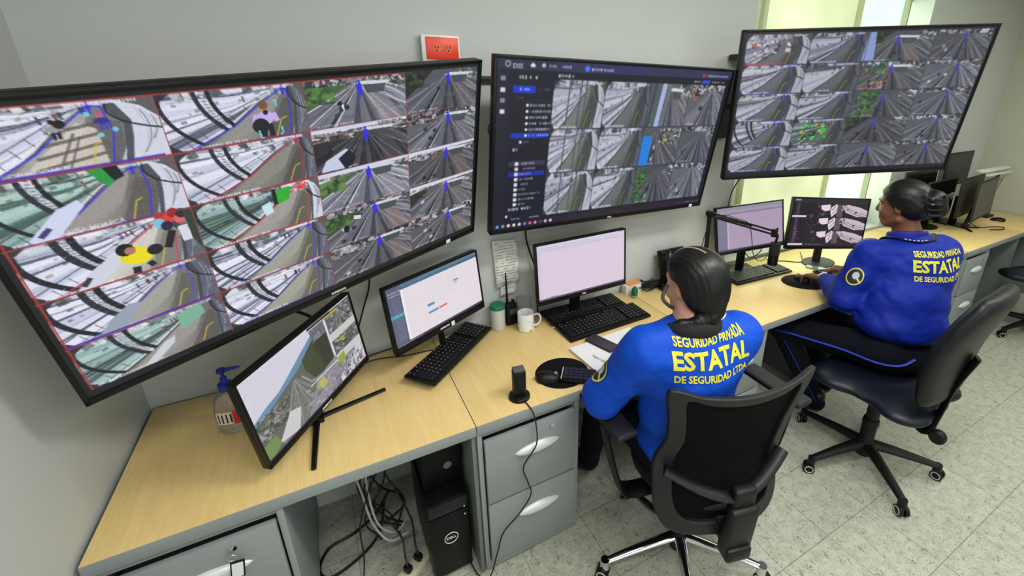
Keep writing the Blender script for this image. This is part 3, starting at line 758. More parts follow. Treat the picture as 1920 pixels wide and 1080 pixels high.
# man in a yellow shirt, white turnstile, people in red further back
T5 = lambda a, b: (0.010 + 0.239 * a, 0.398 + 0.19 * b)
PL.poly([T5(0.22, 0.98), T5(0.30, 0.72), T5(0.46, 0.50), T5(0.52, 0.52), T5(0.50, 0.66), T5(0.34, 0.98)], (206, 210, 224))
PL.line([T5(0.25, 0.93), T5(0.30, 0.80)], 0.008, (48, 54, 66))
PL.disc(T5(0.575, 0.62), 0.021, (232, 214, 24), ry=0.033); PL.disc(T5(0.60, 0.66), 0.019, (236, 218, 20), ry=0.03)
PL.disc(T5(0.535, 0.48), 0.013, (22, 18, 20)); PL.disc(T5(0.56, 0.52), 0.008, (176, 116, 92)); PL.disc(T5(0.70, 0.62), 0.012, (24, 22, 26), ry=0.02)
PL.line([T5(0.56, 0.85), T5(0.55, 0.98)], 0.012, (30, 30, 38)); PL.line([T5(0.64, 0.82), T5(0.66, 0.92)], 0.010, (30, 30, 38))
for q, c in (((0.80, 0.05), (196, 40, 44)), ((0.84, 0.12), (214, 60, 60)), ((0.88, 0.02), (150, 30, 36)), ((0.78, 0.16), (120, 190, 220)), ((0.82, 0.24), (30, 34, 60)), ((0.91, 0.16), (226, 96, 100)), ((0.93, 0.06), (36, 36, 40))):
    PL.disc(T5(*q), 0.009, c, ry=0.018)
PL.line([T5(0.84, 0.35), T5(0.78, 0.66)], 0.012, (24, 24, 30)); PL.line([T5(0.92, 0.30), T5(0.93, 0.62)], 0.02, (214, 214, 226))
PL.poly([T5(0.94, 0.0), T5(1, 0), T5(1, 0.9), T5(0.95, 0.6)], (44, 60, 50))
# green bus and white pillars in the glass walled stations
T3 = lambda a, b: (0.010 + 0.239 * a, 0.208 + 0.19 * b)
PL.poly([T3(0.52, 0.02), T3(0.60, 0.0), T3(0.64, 0.24), T3(0.60, 0.34)], (34, 150, 60)); PL.poly([T3(0.60, 0.0), T3(0.68, 0.0), T3(0.70, 0.20), T3(0.64, 0.26)], (18, 22, 26))
PL.poly([T3(0.13, 0.92), T3(0.30, 0.55), T3(0.42, 0.44), T3(0.44, 0.56), T3(0.26, 0.98), T3(0.14, 1.0)], (206, 212, 236)); PL.line([T3(0.18, 0.92), T3(0.24, 0.80)], 0.008, (60, 60, 120))
T6 = lambda a, b: (0.249 + 0.246 * a, 0.398 + 0.19 * b)
PL.poly([T6(0.62, 0.10), T6(0.74, 0.06), T6(0.72, 0.34), T6(0.61, 0.42)], (44, 170, 40)); PL.line([T6(0.60, 0.06), T6(0.60, 0.4)], 0.008, (16, 20, 20))
PL.poly([T6(0.48, 0.36), T6(0.56, 0.30), T6(0.57, 0.56), T6(0.50, 0.60)], (196, 226, 236)); PL.speck((0.249 + 0.246 * 0.76, 0.40, 0.249 + 0.246 * 0.9, 0.44), 26, [(226, 50, 40), (240, 240, 240), (120, 130, 150)], 0.008)
T9 = lambda a, b: (0.010 + 0.239 * a, 0.778 + 0.19 * b)
PL.poly([T9(0.34, 0.98), T9(0.52, 0.62), T9(0.60, 0.56), T9(0.58, 0.72), T9(0.42, 1.0)], (200, 208, 214)); PL.poly([T9(0.66, 0.14), T9(0.84, 0.04), T9(0.85, 0.3), T9(0.66, 0.5)], (120, 176, 150))
T7 = lambda a, b: (0.010 + 0.239 * a, 0.588 + 0.19 * b)
PL.poly([T7(0.18, 0.98), T7(0.30, 0.70), T7(0.42, 0.52), T7(0.50, 0.56), T7(0.36, 0.98)], (150, 160, 178))
# white building with a dark side in the third column, motorcyclist, cars
T13 = lambda a, b: (0.495 + 0.25 * a, 0.208 + 0.19 * b)
PL.poly([T13(0.04, 0.96), T13(0.10, 0.72), T13(0.30, 0.52), T13(0.36, 0.58), T13(0.34, 0.98)], (196, 202, 226)); PL.poly([T13(0.22, 0.72), T13(0.34, 0.54), T13(0.40, 0.76), T13(0.36, 0.92), T13(0.28, 1.0)], (24, 26, 38))
PL.poly([T13(0.0, 0.62), T13(0.16, 0.5), T13(0.17, 0.64), T13(0.02, 0.8)], (30, 32, 36)); PL.words(T13(0.66, 0)[0], T13(0, 0.06)[1], 0.075, 0.012, (60, 60, 66), 5)
T11 = lambda a, b: (0.495 + 0.25 * a, 0.018 + 0.19 * b)
PL.disc(T11(0.30, 0.52), 0.006, (24, 26, 44)); PL.line([T11(0.30, 0.58), T11(0.31, 0.70)], 0.007, (30, 34, 70)); PL.line([T11(0.24, 0.78), T11(0.30, 0.7)], 0.006, (60, 64, 80))
T17 = lambda a, b: (0.495 + 0.25 * a, 0.588 + 0.19 * b)
PL.poly([T17(0.28, 0.36), T17(0.34, 0.22), T17(0.40, 0.26), T17(0.37, 0.42)], (26, 30, 30)); PL.line([T17(0.30, 0.30), T17(0.38, 0.34)], 0.012, (214, 220, 220)); PL.disc(T17(0.21, 0.55), 0.008, (16, 18, 18), ry=0.02)
PL.text('OPA DOMO', 0.055, 0.197, 0.020, (214, 214, 240)); PL.text('ANTA MONICA', 0.075, 0.387, 0.020, (214, 214, 226))
gridlines(PL, (0.249, 0.495, 0.745), (), (150, 62, 56), 0.002)
for r_ in range(1, 5):
    PL.line([(0.008, VR[r_]), (0.495, VR[r_])], 0.0034, (150, 56, 54), 0.9); PL.line([(0.495, VR[r_]), (0.99, VR[r_])], 0.002, (150, 60, 60), 0.6)
PL.line([(0.012, 0.018), (0.012, 0.968)], 0.003, (170, 50, 46)); PL.line([(0.01, 0.02), (0.745, 0.02)], 0.0026, (160, 54, 48))
for r_ in (1, 4): PL.line([(0.010, VR[r_] - 0.006), (0.24, VR[r_] - 0.006)], 0.004, (70, 44, 176), 0.9)

# ------------------------------------------------------------------ middle wall screen: control software with three rows of cameras
PM = Paint(500, 288, (18, 20, 32))
PM.rect(0, 0, 1, 0.055, (44, 46, 78)); PM.rect(0, 0, 0.2, 0.055, (36, 42, 60)); PM.rect(0.36, 0.004, 0.56, 0.055, (40, 44, 100), 0.5)
PM.rect(0, 0.055, 0.042, 0.95, (24, 24, 40))
PM.text('DSS', 0.052, 0.038, 0.034, (222, 222, 240)); PM.disc((0.036, 0.028), 0.009, (200, 200, 226)); PM.disc((0.036, 0.028), 0.006, (40, 44, 64))
PM.poly([(0.108, 0.032), (0.118, 0.014), (0.128, 0.032), (0.124, 0.04), (0.112, 0.04)], (220, 220, 240)); PM.disc((0.155, 0.028), 0.007, (180, 180, 210)); PM.words(0.168, 0.03, 0.085, 0.018, (200, 200, 230), 2)
PM.disc((0.315, 0.034), 0.010, (70, 110, 240)); PM.words(0.332, 0.036, 0.085, 0.018, (210, 210, 236), 4); PM.disc((0.845, 0.038), 0.006, (220, 60, 70)); PM.words(0.86, 0.038, 0.12, 0.016, (180, 180, 200), 6)
for v, k in ((0.10, 0), (0.16, 1), (0.215, 2), (0.275, 3)): PM.rect(0.014, v - 0.012, 0.030, v + 0.012, (210, 210, 226) if k % 2 else (130, 132, 150))
PM.words(0.075, 0.092, 0.06, 0.024, (236, 236, 244), 7); PM.rect(0.056, 0.135, 0.132, 0.175, (24, 50, 190)); PM.words(0.078, 0.155, 0.034, 0.018, (170, 190, 250), 8); PM.words(0.146, 0.155, 0.035, 0.014, (96, 98, 108), 9)
PM.words(0.062, 0.20, 0.026, 0.012, (110, 110, 116), 10); PM.rect(0.06, 0.213, 0.19, 0.2155, (60, 62, 76))
for k in range(6):
    v = 0.240 + k * 0.034
    if k == 5: PM.rect(0.054, v - 0.016, 0.186, v + 0.015, (22, 48, 176))
    PM.disc((0.107, v), 0.005, (226, 228, 240)); PM.words(0.116, v, 0.072, 0.018, (190, 192, 206) if k < 5 else (150, 164, 250), 20 + k)
PM.rect(0.085, 0.440, 0.094, 0.456, (220, 220, 230)); PM.words(0.098, 0.448, 0.022, 0.014, (130, 130, 140), 30); PM.words(0.064, 0.492, 0.018, 0.022, (230, 230, 240), 31)
PM.rect(0.052, 0.560, 0.186, 0.592, (52, 50, 70)); PM.rect(0.052, 0.626, 0.186, 0.656, (24, 40, 160))
for k in range(9):
    v = 0.577 + k * 0.0325
    PM.rect(0.074, v - 0.011, 0.087, v + 0.011, (214, 216, 228)); PM.words(0.092, v, (0.055, 0.055, 0.05, 0.052, 0.032, 0.026, 0.08, 0.058, 0.03)[k], 0.017, (170, 172, 188), 40 + k)
PM.words(0.058, 0.868 - 0.0, 0.085, 0.024, (226, 226, 236), 60); PM.rect(0.048, 0.905, 0.056, 0.922, (226, 226, 236)); PM.words(0.068, 0.913, 0.012, 0.012, (96, 96, 110), 61)
cm = cells([0.197, 0.398, 0.598, 0.790, 0.975], [0.098, 0.378, 0.650, 0.935])
for r_ in range(3):
    platform(PM, cm(0, r_), 31 + r_, zone=None, floor=(92, 100, 96), grey=0.86, arches=False, far=0.72, bright=True)
    T, poly, line = tilefn(PM, cm(0, r_))
    for a in (0.30, 0.52, 0.62): line([(a, 0), (a - 0.03, 0.95)], 0.022, (70, 80, 92))
    platform(PM, cm(1, r_), 41 + r_, zone=None, floor=(84, 92, 94), grey=0.84, arches=False)
highway(PM, cm(2, 0), 51, top='none', leftside='none', zone=None, tone=0.85); T, poly, line = tilefn(PM, cm(2, 0))
for a, c, w in ((0.05, (60, 66, 74), 0.08), (0.16, (70, 92, 88), 0.08), (0.27, (170, 176, 226), 0.11), (0.40, (96, 112, 108), 0.1)): line([(a + 0.06, 0), (a, 1)], w, c, 0.95)
highway(PM, cm(3, 0), 52, top='town', leftside='town', zone=None, vp=(0.7, 0.1), tone=0.85, station=False); PM.speck((0.80, 0.13, 0.835, 0.2), 20, [(170, 90, 60), (140, 70, 50)], 0.006)
highway(PM, cm(2, 1), 53, top='none', leftside='none', zone=None, vp=(0.30, 0.1), tone=0.75, station=False); PM.rect(0.598, 0.44, 0.645, 0.648, (30, 124, 214)); PM.speck((0.68, 0.39, 0.775, 0.5), 50, [(60, 60, 60), (200, 200, 206), (30, 30, 34), (190, 160, 60)], 0.007)
highway(PM, cm(3, 1), 54, top='town', leftside='none', zone=None, vp=(0.62, 0.15), tone=0.85, station=False)
highway(PM, cm(2, 2), 55, top='none', leftside='none', zone=None, vp=(0.5, 0.1), tone=0.85, station=False); PM.speck((0.598, 0.655, 0.65, 0.93), 150, [(46, 104, 40), (78, 132, 58), (34, 60, 32)], 0.007)
highway(PM, cm(3, 2), 56, top='town', leftside='none', zone=None, vp=(0.62, 0.1), tone=0.85, station=False)
for u in (0.398, 0.598, 0.79): PM.line([(u, 0.1), (u, 0.935)], 0.0018, (40, 40, 60))
for v in (0.378, 0.65): PM.line([(0.197, v), (0.975, v)], 0.0026, (50, 46, 76))
PM.words(0.21, 0.078, 0.055, 0.02, (220, 220, 228), 70); PM.rect(0.845, 0.066, 0.885, 0.09, (40, 70, 220)); PM.words(0.80, 0.078, 0.04, 0.014, (190, 190, 200), 71); PM.words(0.895, 0.078, 0.075, 0.014, (190, 190, 200), 72)
PM.rect(0, 0.952, 1, 1, (34, 24, 40)); PM.rect(0.0, 0.952, 0.3, 1, (24, 20, 40), 0.6)
for k, c in enumerate([(90, 160, 240), (150, 150, 160), (224, 226, 230), (220, 224, 200), (210, 210, 214), (70, 140, 220), (230, 90, 100), (200, 150, 150), (90, 70, 80), (200, 190, 200), (224, 210, 214)]): PM.disc((0.02 + k * 0.021, 0.976), 0.0065, c)
PM.words(0.86, 0.976, 0.12, 0.012, (160, 150, 160), 74); PM.words(0.065, 0.935, 0.04, 0.014, (180, 180, 190), 75); PM.words(0.14, 0.935, 0.035, 0.014, (180, 180, 190), 76)

# ------------------------------------------------------------------ right wall screen
PR = Paint(500, 288, (24, 24, 30))
cr = cells([0.010, 0.262, 0.490, 0.755, 0.990], VR)
VIO = (74, 56, 190)
for r_ in range(5):
    platform(PR, cr(0, r_), 61 + r_, floor=(86, 90, 92), grey=0.80, zone=VIO if r_ else None, arches=(r_ == 3), bright=True, far=0.74, night=True)
    platform(PR, cr(1, r_), 71 + r_, floor=(84, 88, 92), grey=0.78, zone=VIO if r_ in (0, 2) else None, arches=False, rail=(r_ == 0), glass=(r_ == 3), night=True)
    highway(PR, cr(2, r_), 81 + r_, top='none' if r_ != 1 else 'town', leftside='dark' if r_ in (0, 3) else 'none', zone=(60, 56, 180), tone=0.80, vp=(0.45, 0.12), station=(r_ < 2), brown=1 - r_ % 2)
    highway(PR, cr(3, r_), 91 + r_, top='town', leftside='none', zone=(60, 56, 170), tone=0.82, vp=(0.55, 0.1), station=False)
PR.speck((0.012, 0.05, 0.20, 0.17), 70, [(214, 216, 230), (40, 40, 46), (150, 60, 60), (90, 100, 120)], 0.008); PR.line([(0.012, 0.2), (0.17, 0.2)], 0.004, (190, 40, 50))
PR.poly([(0.488, 0.02), (0.515, 0.02), (0.53, 0.2), (0.48, 0.2)], (130, 150, 200)); PR.speck((0.50, 0.25, 0.62, 0.39), 60, [(170, 80, 70), (176, 150, 130), (60, 96, 60), (150, 60, 60)], 0.008)
PR.speck((0.50, 0.21, 0.60, 0.29), 40, [(40, 96, 60), (60, 120, 70), (30, 60, 40)], 0.007); PR.speck((0.50, 0.41, 0.60, 0.57), 110, [(50, 104, 44), (90, 136, 60), (30, 54, 30)], 0.008)
PR.speck((0.29, 0.62, 0.42, 0.74), 40, [(60, 190, 60), (90, 210, 70), (30, 120, 70), (20, 24, 26), (200, 160, 50)], 0.010, 0.95)
gridlines(PR, (0.262, 0.49, 0.755), VR[1:5], (46, 38, 60), 0.0018)
for r_ in range(1, 5): PR.line([(0.01, VR[r_]), (0.25, VR[r_])], 0.003, (64, 48, 150), 0.8)

PM.soften(1); PR.soften(1)
TVW, TVH = 1.235, 0.712
casing = mat('black_plastic_casing', rgb(12, 12, 14), 0.38, spec=0.3)
casing2 = mat('matt_black_plastic', rgb(20, 21, 23), 0.55, noise=0.05, nscale=30)
white_mark = mat('printed_white_mark', rgb(222, 224, 226), 0.5)
scr_tv = screen_mat('lit_wall_screen', 0.98)
def panel(t, w, h, bez, deep, P, smat, casem=casing, bottom=None, mark=None, marksize=0.012):
    """body with a recessed lit screen; local -y faces the viewer, origin at panel centre of the front face"""
    bottom = bez if bottom is None else bottom
    b = MB()
    b.box((0, deep / 2 + 0.004, 0), (w, deep, h), bev=0.004)
    b.box((0, deep + 0.012, -h * 0.05), (w * 0.62, 0.03, h * 0.62), bev=0.012)
    b.build('casing', casem, t)
    f = MB()
    f.box((-(w - bez) / 2, 0, 0), (bez, 0.010, h), bev=0.0018); f.box(((w - bez) / 2, 0, 0), (bez, 0.010, h), bev=0.0018)
    f.box((0, 0, (h - bez) / 2), (w, 0.010, bez), bev=0.0018); f.box((0, 0, -(h - bottom) / 2), (w, 0.010, bottom), bev=0.0018)
    f.build('bezel', casem, t)
    cz = (bottom - bez) / 2
    s = screen_mesh('screen', P, w - 2 * bez + 0.002, h - bez - bottom + 0.002, -0.0005, smat, t, 0, cz)
    if mark: text_obj('maker_mark', mark, marksize, white_mark, t, Matrix.Translation((0, -0.0058, -h / 2 + bottom * 0.5)) @ Matrix.Rotation(math.pi / 2, 4, 'X'), bold=0.0004)
    return s
TVP = [([0.67275246, -0.46000583, 1.57041796], [[0.902, -0.431, 0.016], [0.419, 0.867, -0.269], [0.102, 0.249, 0.963]]),
       ([1.88660012, -0.25225546, 1.63503452], [[1.0, -0.014, 0.016], [0.016, 0.985, -0.173], [-0.013, 0.173, 0.985]]),
       ([3.04904399, -0.59745083, 1.81386311], [[0.904, 0.415, -0.099], [-0.425, 0.898, -0.116], [0.041, 0.147, 0.988]])]
def orth(R):
    u, _, v = np.linalg.svd(np.array(R)); return (u @ v).tolist()
LB = ['large left wall screen, tilted, showing twenty station and road camera views', 'middle wall screen with a dark menu column and twelve camera views', 'large right wall screen above the monitors, showing twenty greyish camera views']
for (c, R), P, l, mk in zip(TVP, (PL, PM, PR), LB, ('SAMSUNG', 'DELL', None)):
    R = orth(R)
    t = thing('wall_screen', l, 'screen', matrix=pose(c, R), group='large surveillance screens on the wall')
    panel(t, TVW, TVH, 0.011, 0.03, P, scr_tv, mark=mk, bottom=0.019, marksize=0.011)
    # arm back to the wall: plate on the wall, arm, plate on the casing
    Mi = pose(c, R).inverted(); a = MB()
    wy = 0.0 if c[0] < 2.8 else 0.0
    wx = c[0] if c[0] < 2.8 else 2.80
    wp = Mi @ Vector((wx, -0.012, c[2] - 0.02)); 
    back = Vector((0, 0.065, 0))
    a.box((0, 0.072, 0), (0.42, 0.02, 0.26), bev=0.003)
    mid = (wp + back) / 2 + (Mi.to_3x3() @ Vector((0.09, 0, 0)))
    a.tube([back, mid, wp], 0.018, n=10, smooth=0)
    Rw = Mi.to_3x3().to_4x4()
    a.box(tuple(Mi @ Vector((wx, -0.006, c[2] - 0.02))), (0.12, 0.012, 0.36), r=Rw)
    a.build('mount_arm', mat('mount_steel', rgb(46, 47, 48), 0.4, metal=0.5), t)
    cam_l = t
# small sticker on the right edge of the left screen and on the middle one
# ------------------------------------------------------------------ things fixed to the wall
t = thing('power_outlet', 'bright red double power outlet high on the wall between two wall screens', 'outlet', (1.168, 0, 2.027))
MB().box((0, -0.011, 0), (0.150, 0.022, 0.098), bev=0.004).build('back_box', mat('outlet_white', rgb(225, 225, 222), 0.4), t)
MB().box((0.004, -0.024, 0), (0.126, 0.008, 0.080), bev=0.003).build('face_plate', mat('outlet_red', rgb(236, 62, 36), 0.35), t)
for sx in (-0.020, 0.026):
    b = MB(); b.cyl((sx, -0.0275, 0), (sx, -0.030, 0), 0.016, n=20); so = b.build('socket', mat('socket_ring', rgb(226, 96, 40), 0.4), t)
    b = MB(); b.box((sx - 0.006, -0.0305, 0.004), (0.003, 0.002, 0.011)); b.box((sx + 0.006, -0.0305, 0.004), (0.003, 0.002, 0.009)); b.cyl((sx, -0.0302, -0.008), (sx, -0.0312, -0.008), 0.0035, n=10)
    b.build('slots', casing, so)
tag(MB().box((1.38, -0.011, 1.92), (0.50, 0.022, 0.022), bev=0.002).build('mounting_rail', mat('rail_dark', rgb(44, 46, 48), 0.45, metal=0.3), None), 'thin dark rail on the wall bridging the left and middle wall screens', 'rail')
tag(MB().box((2.87, -0.10, 2.06), (0.16, 0.20, 0.028), bev=0.003).build('cable_shelf', mat('rail_dark', rgb(44, 46, 48), 0.45), None), 'small dark bracket shelf at the top left corner of the right wall screen', 'bracket')
def sheet(name, label, pts, m, group=None, lines=14, seed=1):
    """paper pinned to the wall, local writing strokes"""
    cx = sum(p[0] for p in pts) / 4; cz = sum(p[1] for p in pts) / 4
    t = thing(name, label, 'paper', (cx, 0, cz), group=group)
    P = [(p[0] - cx, p[1] - cz) for p in pts]; nx, nz = 6, 8; V = []
    for j in range(nz + 1):
        for i in range(nx + 1):
            u, v = i / nx, j / nz
            a = [P[0][k] * (1 - u) + P[1][k] * u for k in (0, 1)]; b = [P[3][k] * (1 - u) + P[2][k] * u for k in (0, 1)]
            V.append((a[0] * (1 - v) + b[0] * v, -0.0035 - 0.005 * abs(math.sin(3 * u + 2 * v)) * v, a[1] * (1 - v) + b[1] * v))
    m_ = MB(); m_.face(V, [(j * (nx + 1) + i, j * (nx + 1) + i + 1, (j + 1) * (nx + 1) + i + 1, (j + 1) * (nx + 1) + i) for j in range(nz) for i in range(nx)])
    o = m_.build('sheet', m, t)
    md = o.modifiers.new('thick', 'SOLIDIFY'); md.thickness = 0.0006
    r = random.Random(seed); w = P[1][0] - P[0][0]; b = MB()
    for k in range(lines):
        z = P[0][1] - 0.018 - k * (abs(P[3][1] - P[0][1]) - 0.03) / lines; x = P[0][0] + 0.012
        while x < P[1][0] - 0.02:
            l = 0.006 + 0.014 * r.random()
            if r.random() > 0.2: b.box((x + l / 2, -0.0105, z), (l, 0.0006, 0.0022))
            x += l + 0.004
    b.build('writing', mat('print_ink', rgb(110, 112, 112), 0.7), t, False)
    return t
paper_m = mat('copy_paper', rgb(214, 216, 210), 0.7, noise=0.04, nscale=8)
sheet('notice_sheet', 'printed notice sheet taped to the wall under the middle wall screen', [(1.338, 1.196), (1.470, 1.186), (1.475, 0.965), (1.352, 0.945)], paper_m, None, 15, 3)
sheet('notice_sheet', 'smaller creased sheet hanging half hidden under the printed notice', [(1.375, 0.985), (1.46, 0.985), (1.455, 0.905), (1.37, 0.895)], paper_m, None, 4, 5)
bpy.data.objects['notice_sheet'].location.y = -0.004

# ------------------------------------------------------------------ pictures on the desk monitors
def pic1():
    P = Paint(300, 172, (214, 212, 224))
    P.poly([(0, 0.50), (0.10, 0.44), (0.22, 0.40), (0.32, 0.32), (0.46, 0.20), (0.56, 0.12), (0.56, 0.5), (0, 0.62)], (104, 142, 178)); P.poly([(0, 0.56), (0.2, 0.46), (0.38, 0.36), (0.5, 0.26), (0.7, 0.2), (0.7, 1), (0, 1)], (96, 100, 96))
    P.speck((0.0, 0.50, 0.34, 0.74), 150, [(60, 78, 56), (88, 96, 90), (130, 128, 130), (50, 58, 50), (160, 158, 160)], 0.018)
    P.speck((0.02, 0.52, 0.50, 0.86), 260, [(66, 82, 60), (96, 104, 92), (134, 132, 134), (56, 62, 56), (168, 164, 164), (84, 100, 66)], 0.010, 0.75)
    P.poly([(0.44, 0.30), (0.60, 0.14), (0.70, 0.16), (0.70, 0.62), (0.50, 0.62), (0.44, 0.44)], (62, 74, 50)); P.poly([(0.56, 0.24), (0.69, 0.2), (0.69, 0.60), (0.60, 0.58)], (56, 56, 46))
    P.poly([(0.32, 0.44), (0.36, 0.42), (0.60, 1.0), (0.12, 1.0)], (120, 122, 122), 0.8)
    for k in range(9): P.line([(0.34, 0.42), (0.12 + 0.058 * k, 1.0)], 0.004, [(176, 178, 178), (80, 84, 80), (150, 160, 130)][k % 3], 0.85)
    P.line([(0.40, 0.46), (0.46, 0.62), (0.58, 0.66), (0.70, 0.62)], 0.014, (150, 150, 156)); P.poly([(0.10, 0.92), (0.24, 0.70), (0.32, 0.76), (0.26, 0.98)], (206, 204, 206))
    P.poly([(0, 0.80), (0.10, 0.78), (0.12, 0.92), (0.02, 1.0), (0, 1)], (112, 140, 84)); P.poly([(0.34, 0.98), (0.5, 0.66), (0.9, 0.52), (0.98, 0.64), (0.60, 1.0)], (142, 138, 152))
    P.speck((0.34, 0.66, 0.98, 0.98), 110, [(166, 162, 176), (110, 108, 118), (186, 180, 190), (90, 96, 90), (170, 164, 110)], 0.02, 0.5)
    P.poly([(0.50, 0.70), (0.56, 0.68), (0.58, 0.80), (0.52, 0.82)], (190, 180, 110)); P.rect(0.44, 0.655, 0.72, 0.67, (220, 220, 226))
    P.rect(0.72, 0.0, 1, 0.62, (96, 98, 100)); P.speck((0.72, 0.03, 0.995, 0.97), 230, [(120, 120, 126), (70, 74, 74), (160, 158, 166), (110, 124, 70), (60, 62, 62), (190, 188, 196)], 0.016, 0.8)
    for v in (0.30, 0.60): P.rect(0.72, v, 1, v + 0.10, (206, 202, 200))
    for k in range(5): P.line([(0.86, 0.08), (0.73 + 0.06 * k, 0.3)], 0.004, (170, 172, 178)); P.line([(0.88, 0.7), (0.74 + 0.06 * k, 0.97)], 0.004, (150, 140, 160))
    P.poly([(0.76, 0.45), (0.84, 0.42), (0.85, 0.5)], (150, 170, 60)); P.poly([(0.72, 0.64), (0.80, 0.62), (0.80, 0.72), (0.73, 0.76)], (150, 166, 70))
    P.rect(0, 0, 1, 0.025, (226, 222, 218)); P.rect(0.70, 0.05, 0.86, 0.075, (190, 170, 60)); P.rect(0.55, 0.02, 0.78, 0.05, (40, 40, 44)); P.rect(0.56, 0.06, 0.70, 0.22, (104, 108, 116)); P.speck((0.56, 0.06, 0.70, 0.22), 30, [(150, 150, 156), (70, 72, 78)], 0.01)
    P.rect(0, 0.972, 1, 1, (60, 50, 66)); P.grain((0, 0, 1, 1), 4, 3); return P
def pic2():
    P = Paint(260, 150, (232, 224, 230)); P.rect(0, 0, 1, 0.06, (96, 128, 150)); P.rect(0, 0.06, 1, 0.10, (64, 100, 124)); P.rect(0, 0, 0.14, 1, (98, 100, 126)); P.words(0.02, 0.03, 0.3, 0.02, (60, 80, 100), 3)
    P.words(0.15, 0.08, 0.6, 0.018, (120, 150, 170), 4); P.words(0.02, 0.10, 0.11, 0.03, (196, 198, 214), 5); P.words(0.02, 0.15, 0.11, 0.02, (196, 198, 214), 6)
    for k in range(19):
        v = 0.20 + k * 0.038
        P.words(0.045, v, 0.07, 0.014, (150, 152, 176), 11 + k)
    P.rect(0, 0.455, 0.135, 0.515, (64, 166, 176)); P.words(0.04, 0.485, 0.07, 0.018, (190, 230, 234), 50); P.rect(0.135, 0.10, 0.155, 0.94, (244, 242, 246))
    for k, v in enumerate((0.17, 0.22, 0.27, 0.31, 0.35, 0.40, 0.45, 0.49)): P.words(0.38, v, 0.34, 0.008, (206, 198, 208), 60 + k)
    P.rect(0.365, 0.53, 0.445, 0.575, (82, 150, 200)); P.rect(0.365, 0.66, 0.475, 0.70, (96, 156, 208)); P.rect(0.485, 0.66, 0.575, 0.695, (220, 110, 116)); P.rect(0.685, 0.32, 0.745, 0.35, (104, 160, 208)); P.rect(0.695, 0.37, 0.73, 0.385, (104, 160, 208))
    P.words(0.72, 0.47, 0.12, 0.008, (214, 190, 160), 80); P.words(0.18, 0.70, 0.14, 0.006, (214, 190, 200), 81)
    for q in ([(0.18, 0.68), (0.19, 0.88), (0.36, 0.86)], [(0.33, 0.70), (0.36, 0.86)]): P.line(q, 0.003, (214, 196, 206))
    P.rect(0, 0.955, 1, 1, (70, 60, 84)); P.words(0.02, 0.975, 0.25, 0.016, (210, 210, 220), 90); P.grain((0, 0, 1, 1), 1.5, 3); return P
def pic3():
    P = Paint(240, 138, (224, 208, 226)); P.rect(0, 0, 1, 0.035, (222, 214, 240)); P.rect(0, 0.035, 1, 0.11, (214, 206, 228)); P.words(0.03, 0.06, 0.55, 0.010, (186, 176, 196), 3); P.words(0.10, 0.10, 0.8, 0.010, (180, 168, 190), 5)
    P.rect(0.0, 0.115, 1, 0.122, (196, 182, 202)); P.rect(0.93, 0.01, 0.99, 0.03, (150, 170, 220)); P.rect(0, 0.965, 1, 1, (96, 84, 110)); P.words(0.09, 0.955, 0.12, 0.02, (120, 110, 130), 9); P.rect(0, 0.12, 0.04, 0.96, (216, 202, 220)); P.grain((0, 0, 1, 1), 1.2, 2); return P
def pic4():
    P = Paint(220, 126, (176, 158, 182)); P.rect(0, 0, 1, 0.08, (150, 146, 158)); P.rect(0, 0.08, 1, 0.16, (164, 156, 172)); P.rect(0, 0.13, 1, 0.17, (130, 116, 150), 0.7); P.rect(0, 0.17, 0.15, 0.97, (128, 124, 148)); P.rect(0.15, 0.17, 0.17, 0.97, (196, 186, 204))
    for k, (u, v) in enumerate(((0.36, 0.42), (0.40, 0.46), (0.64, 0.33), (0.66, 0.36), (0.40, 0.60), (0.42, 0.62))): P.words(u, v, 0.05, 0.012, (110, 96, 120), k)
    P.rect(0, 0.955, 1, 1, (60, 56, 70)); P.words(0.02, 0.975, 0.3, 0.016, (160, 160, 170), 90); P.grain((0, 0, 1, 1), 1.5, 2); return P
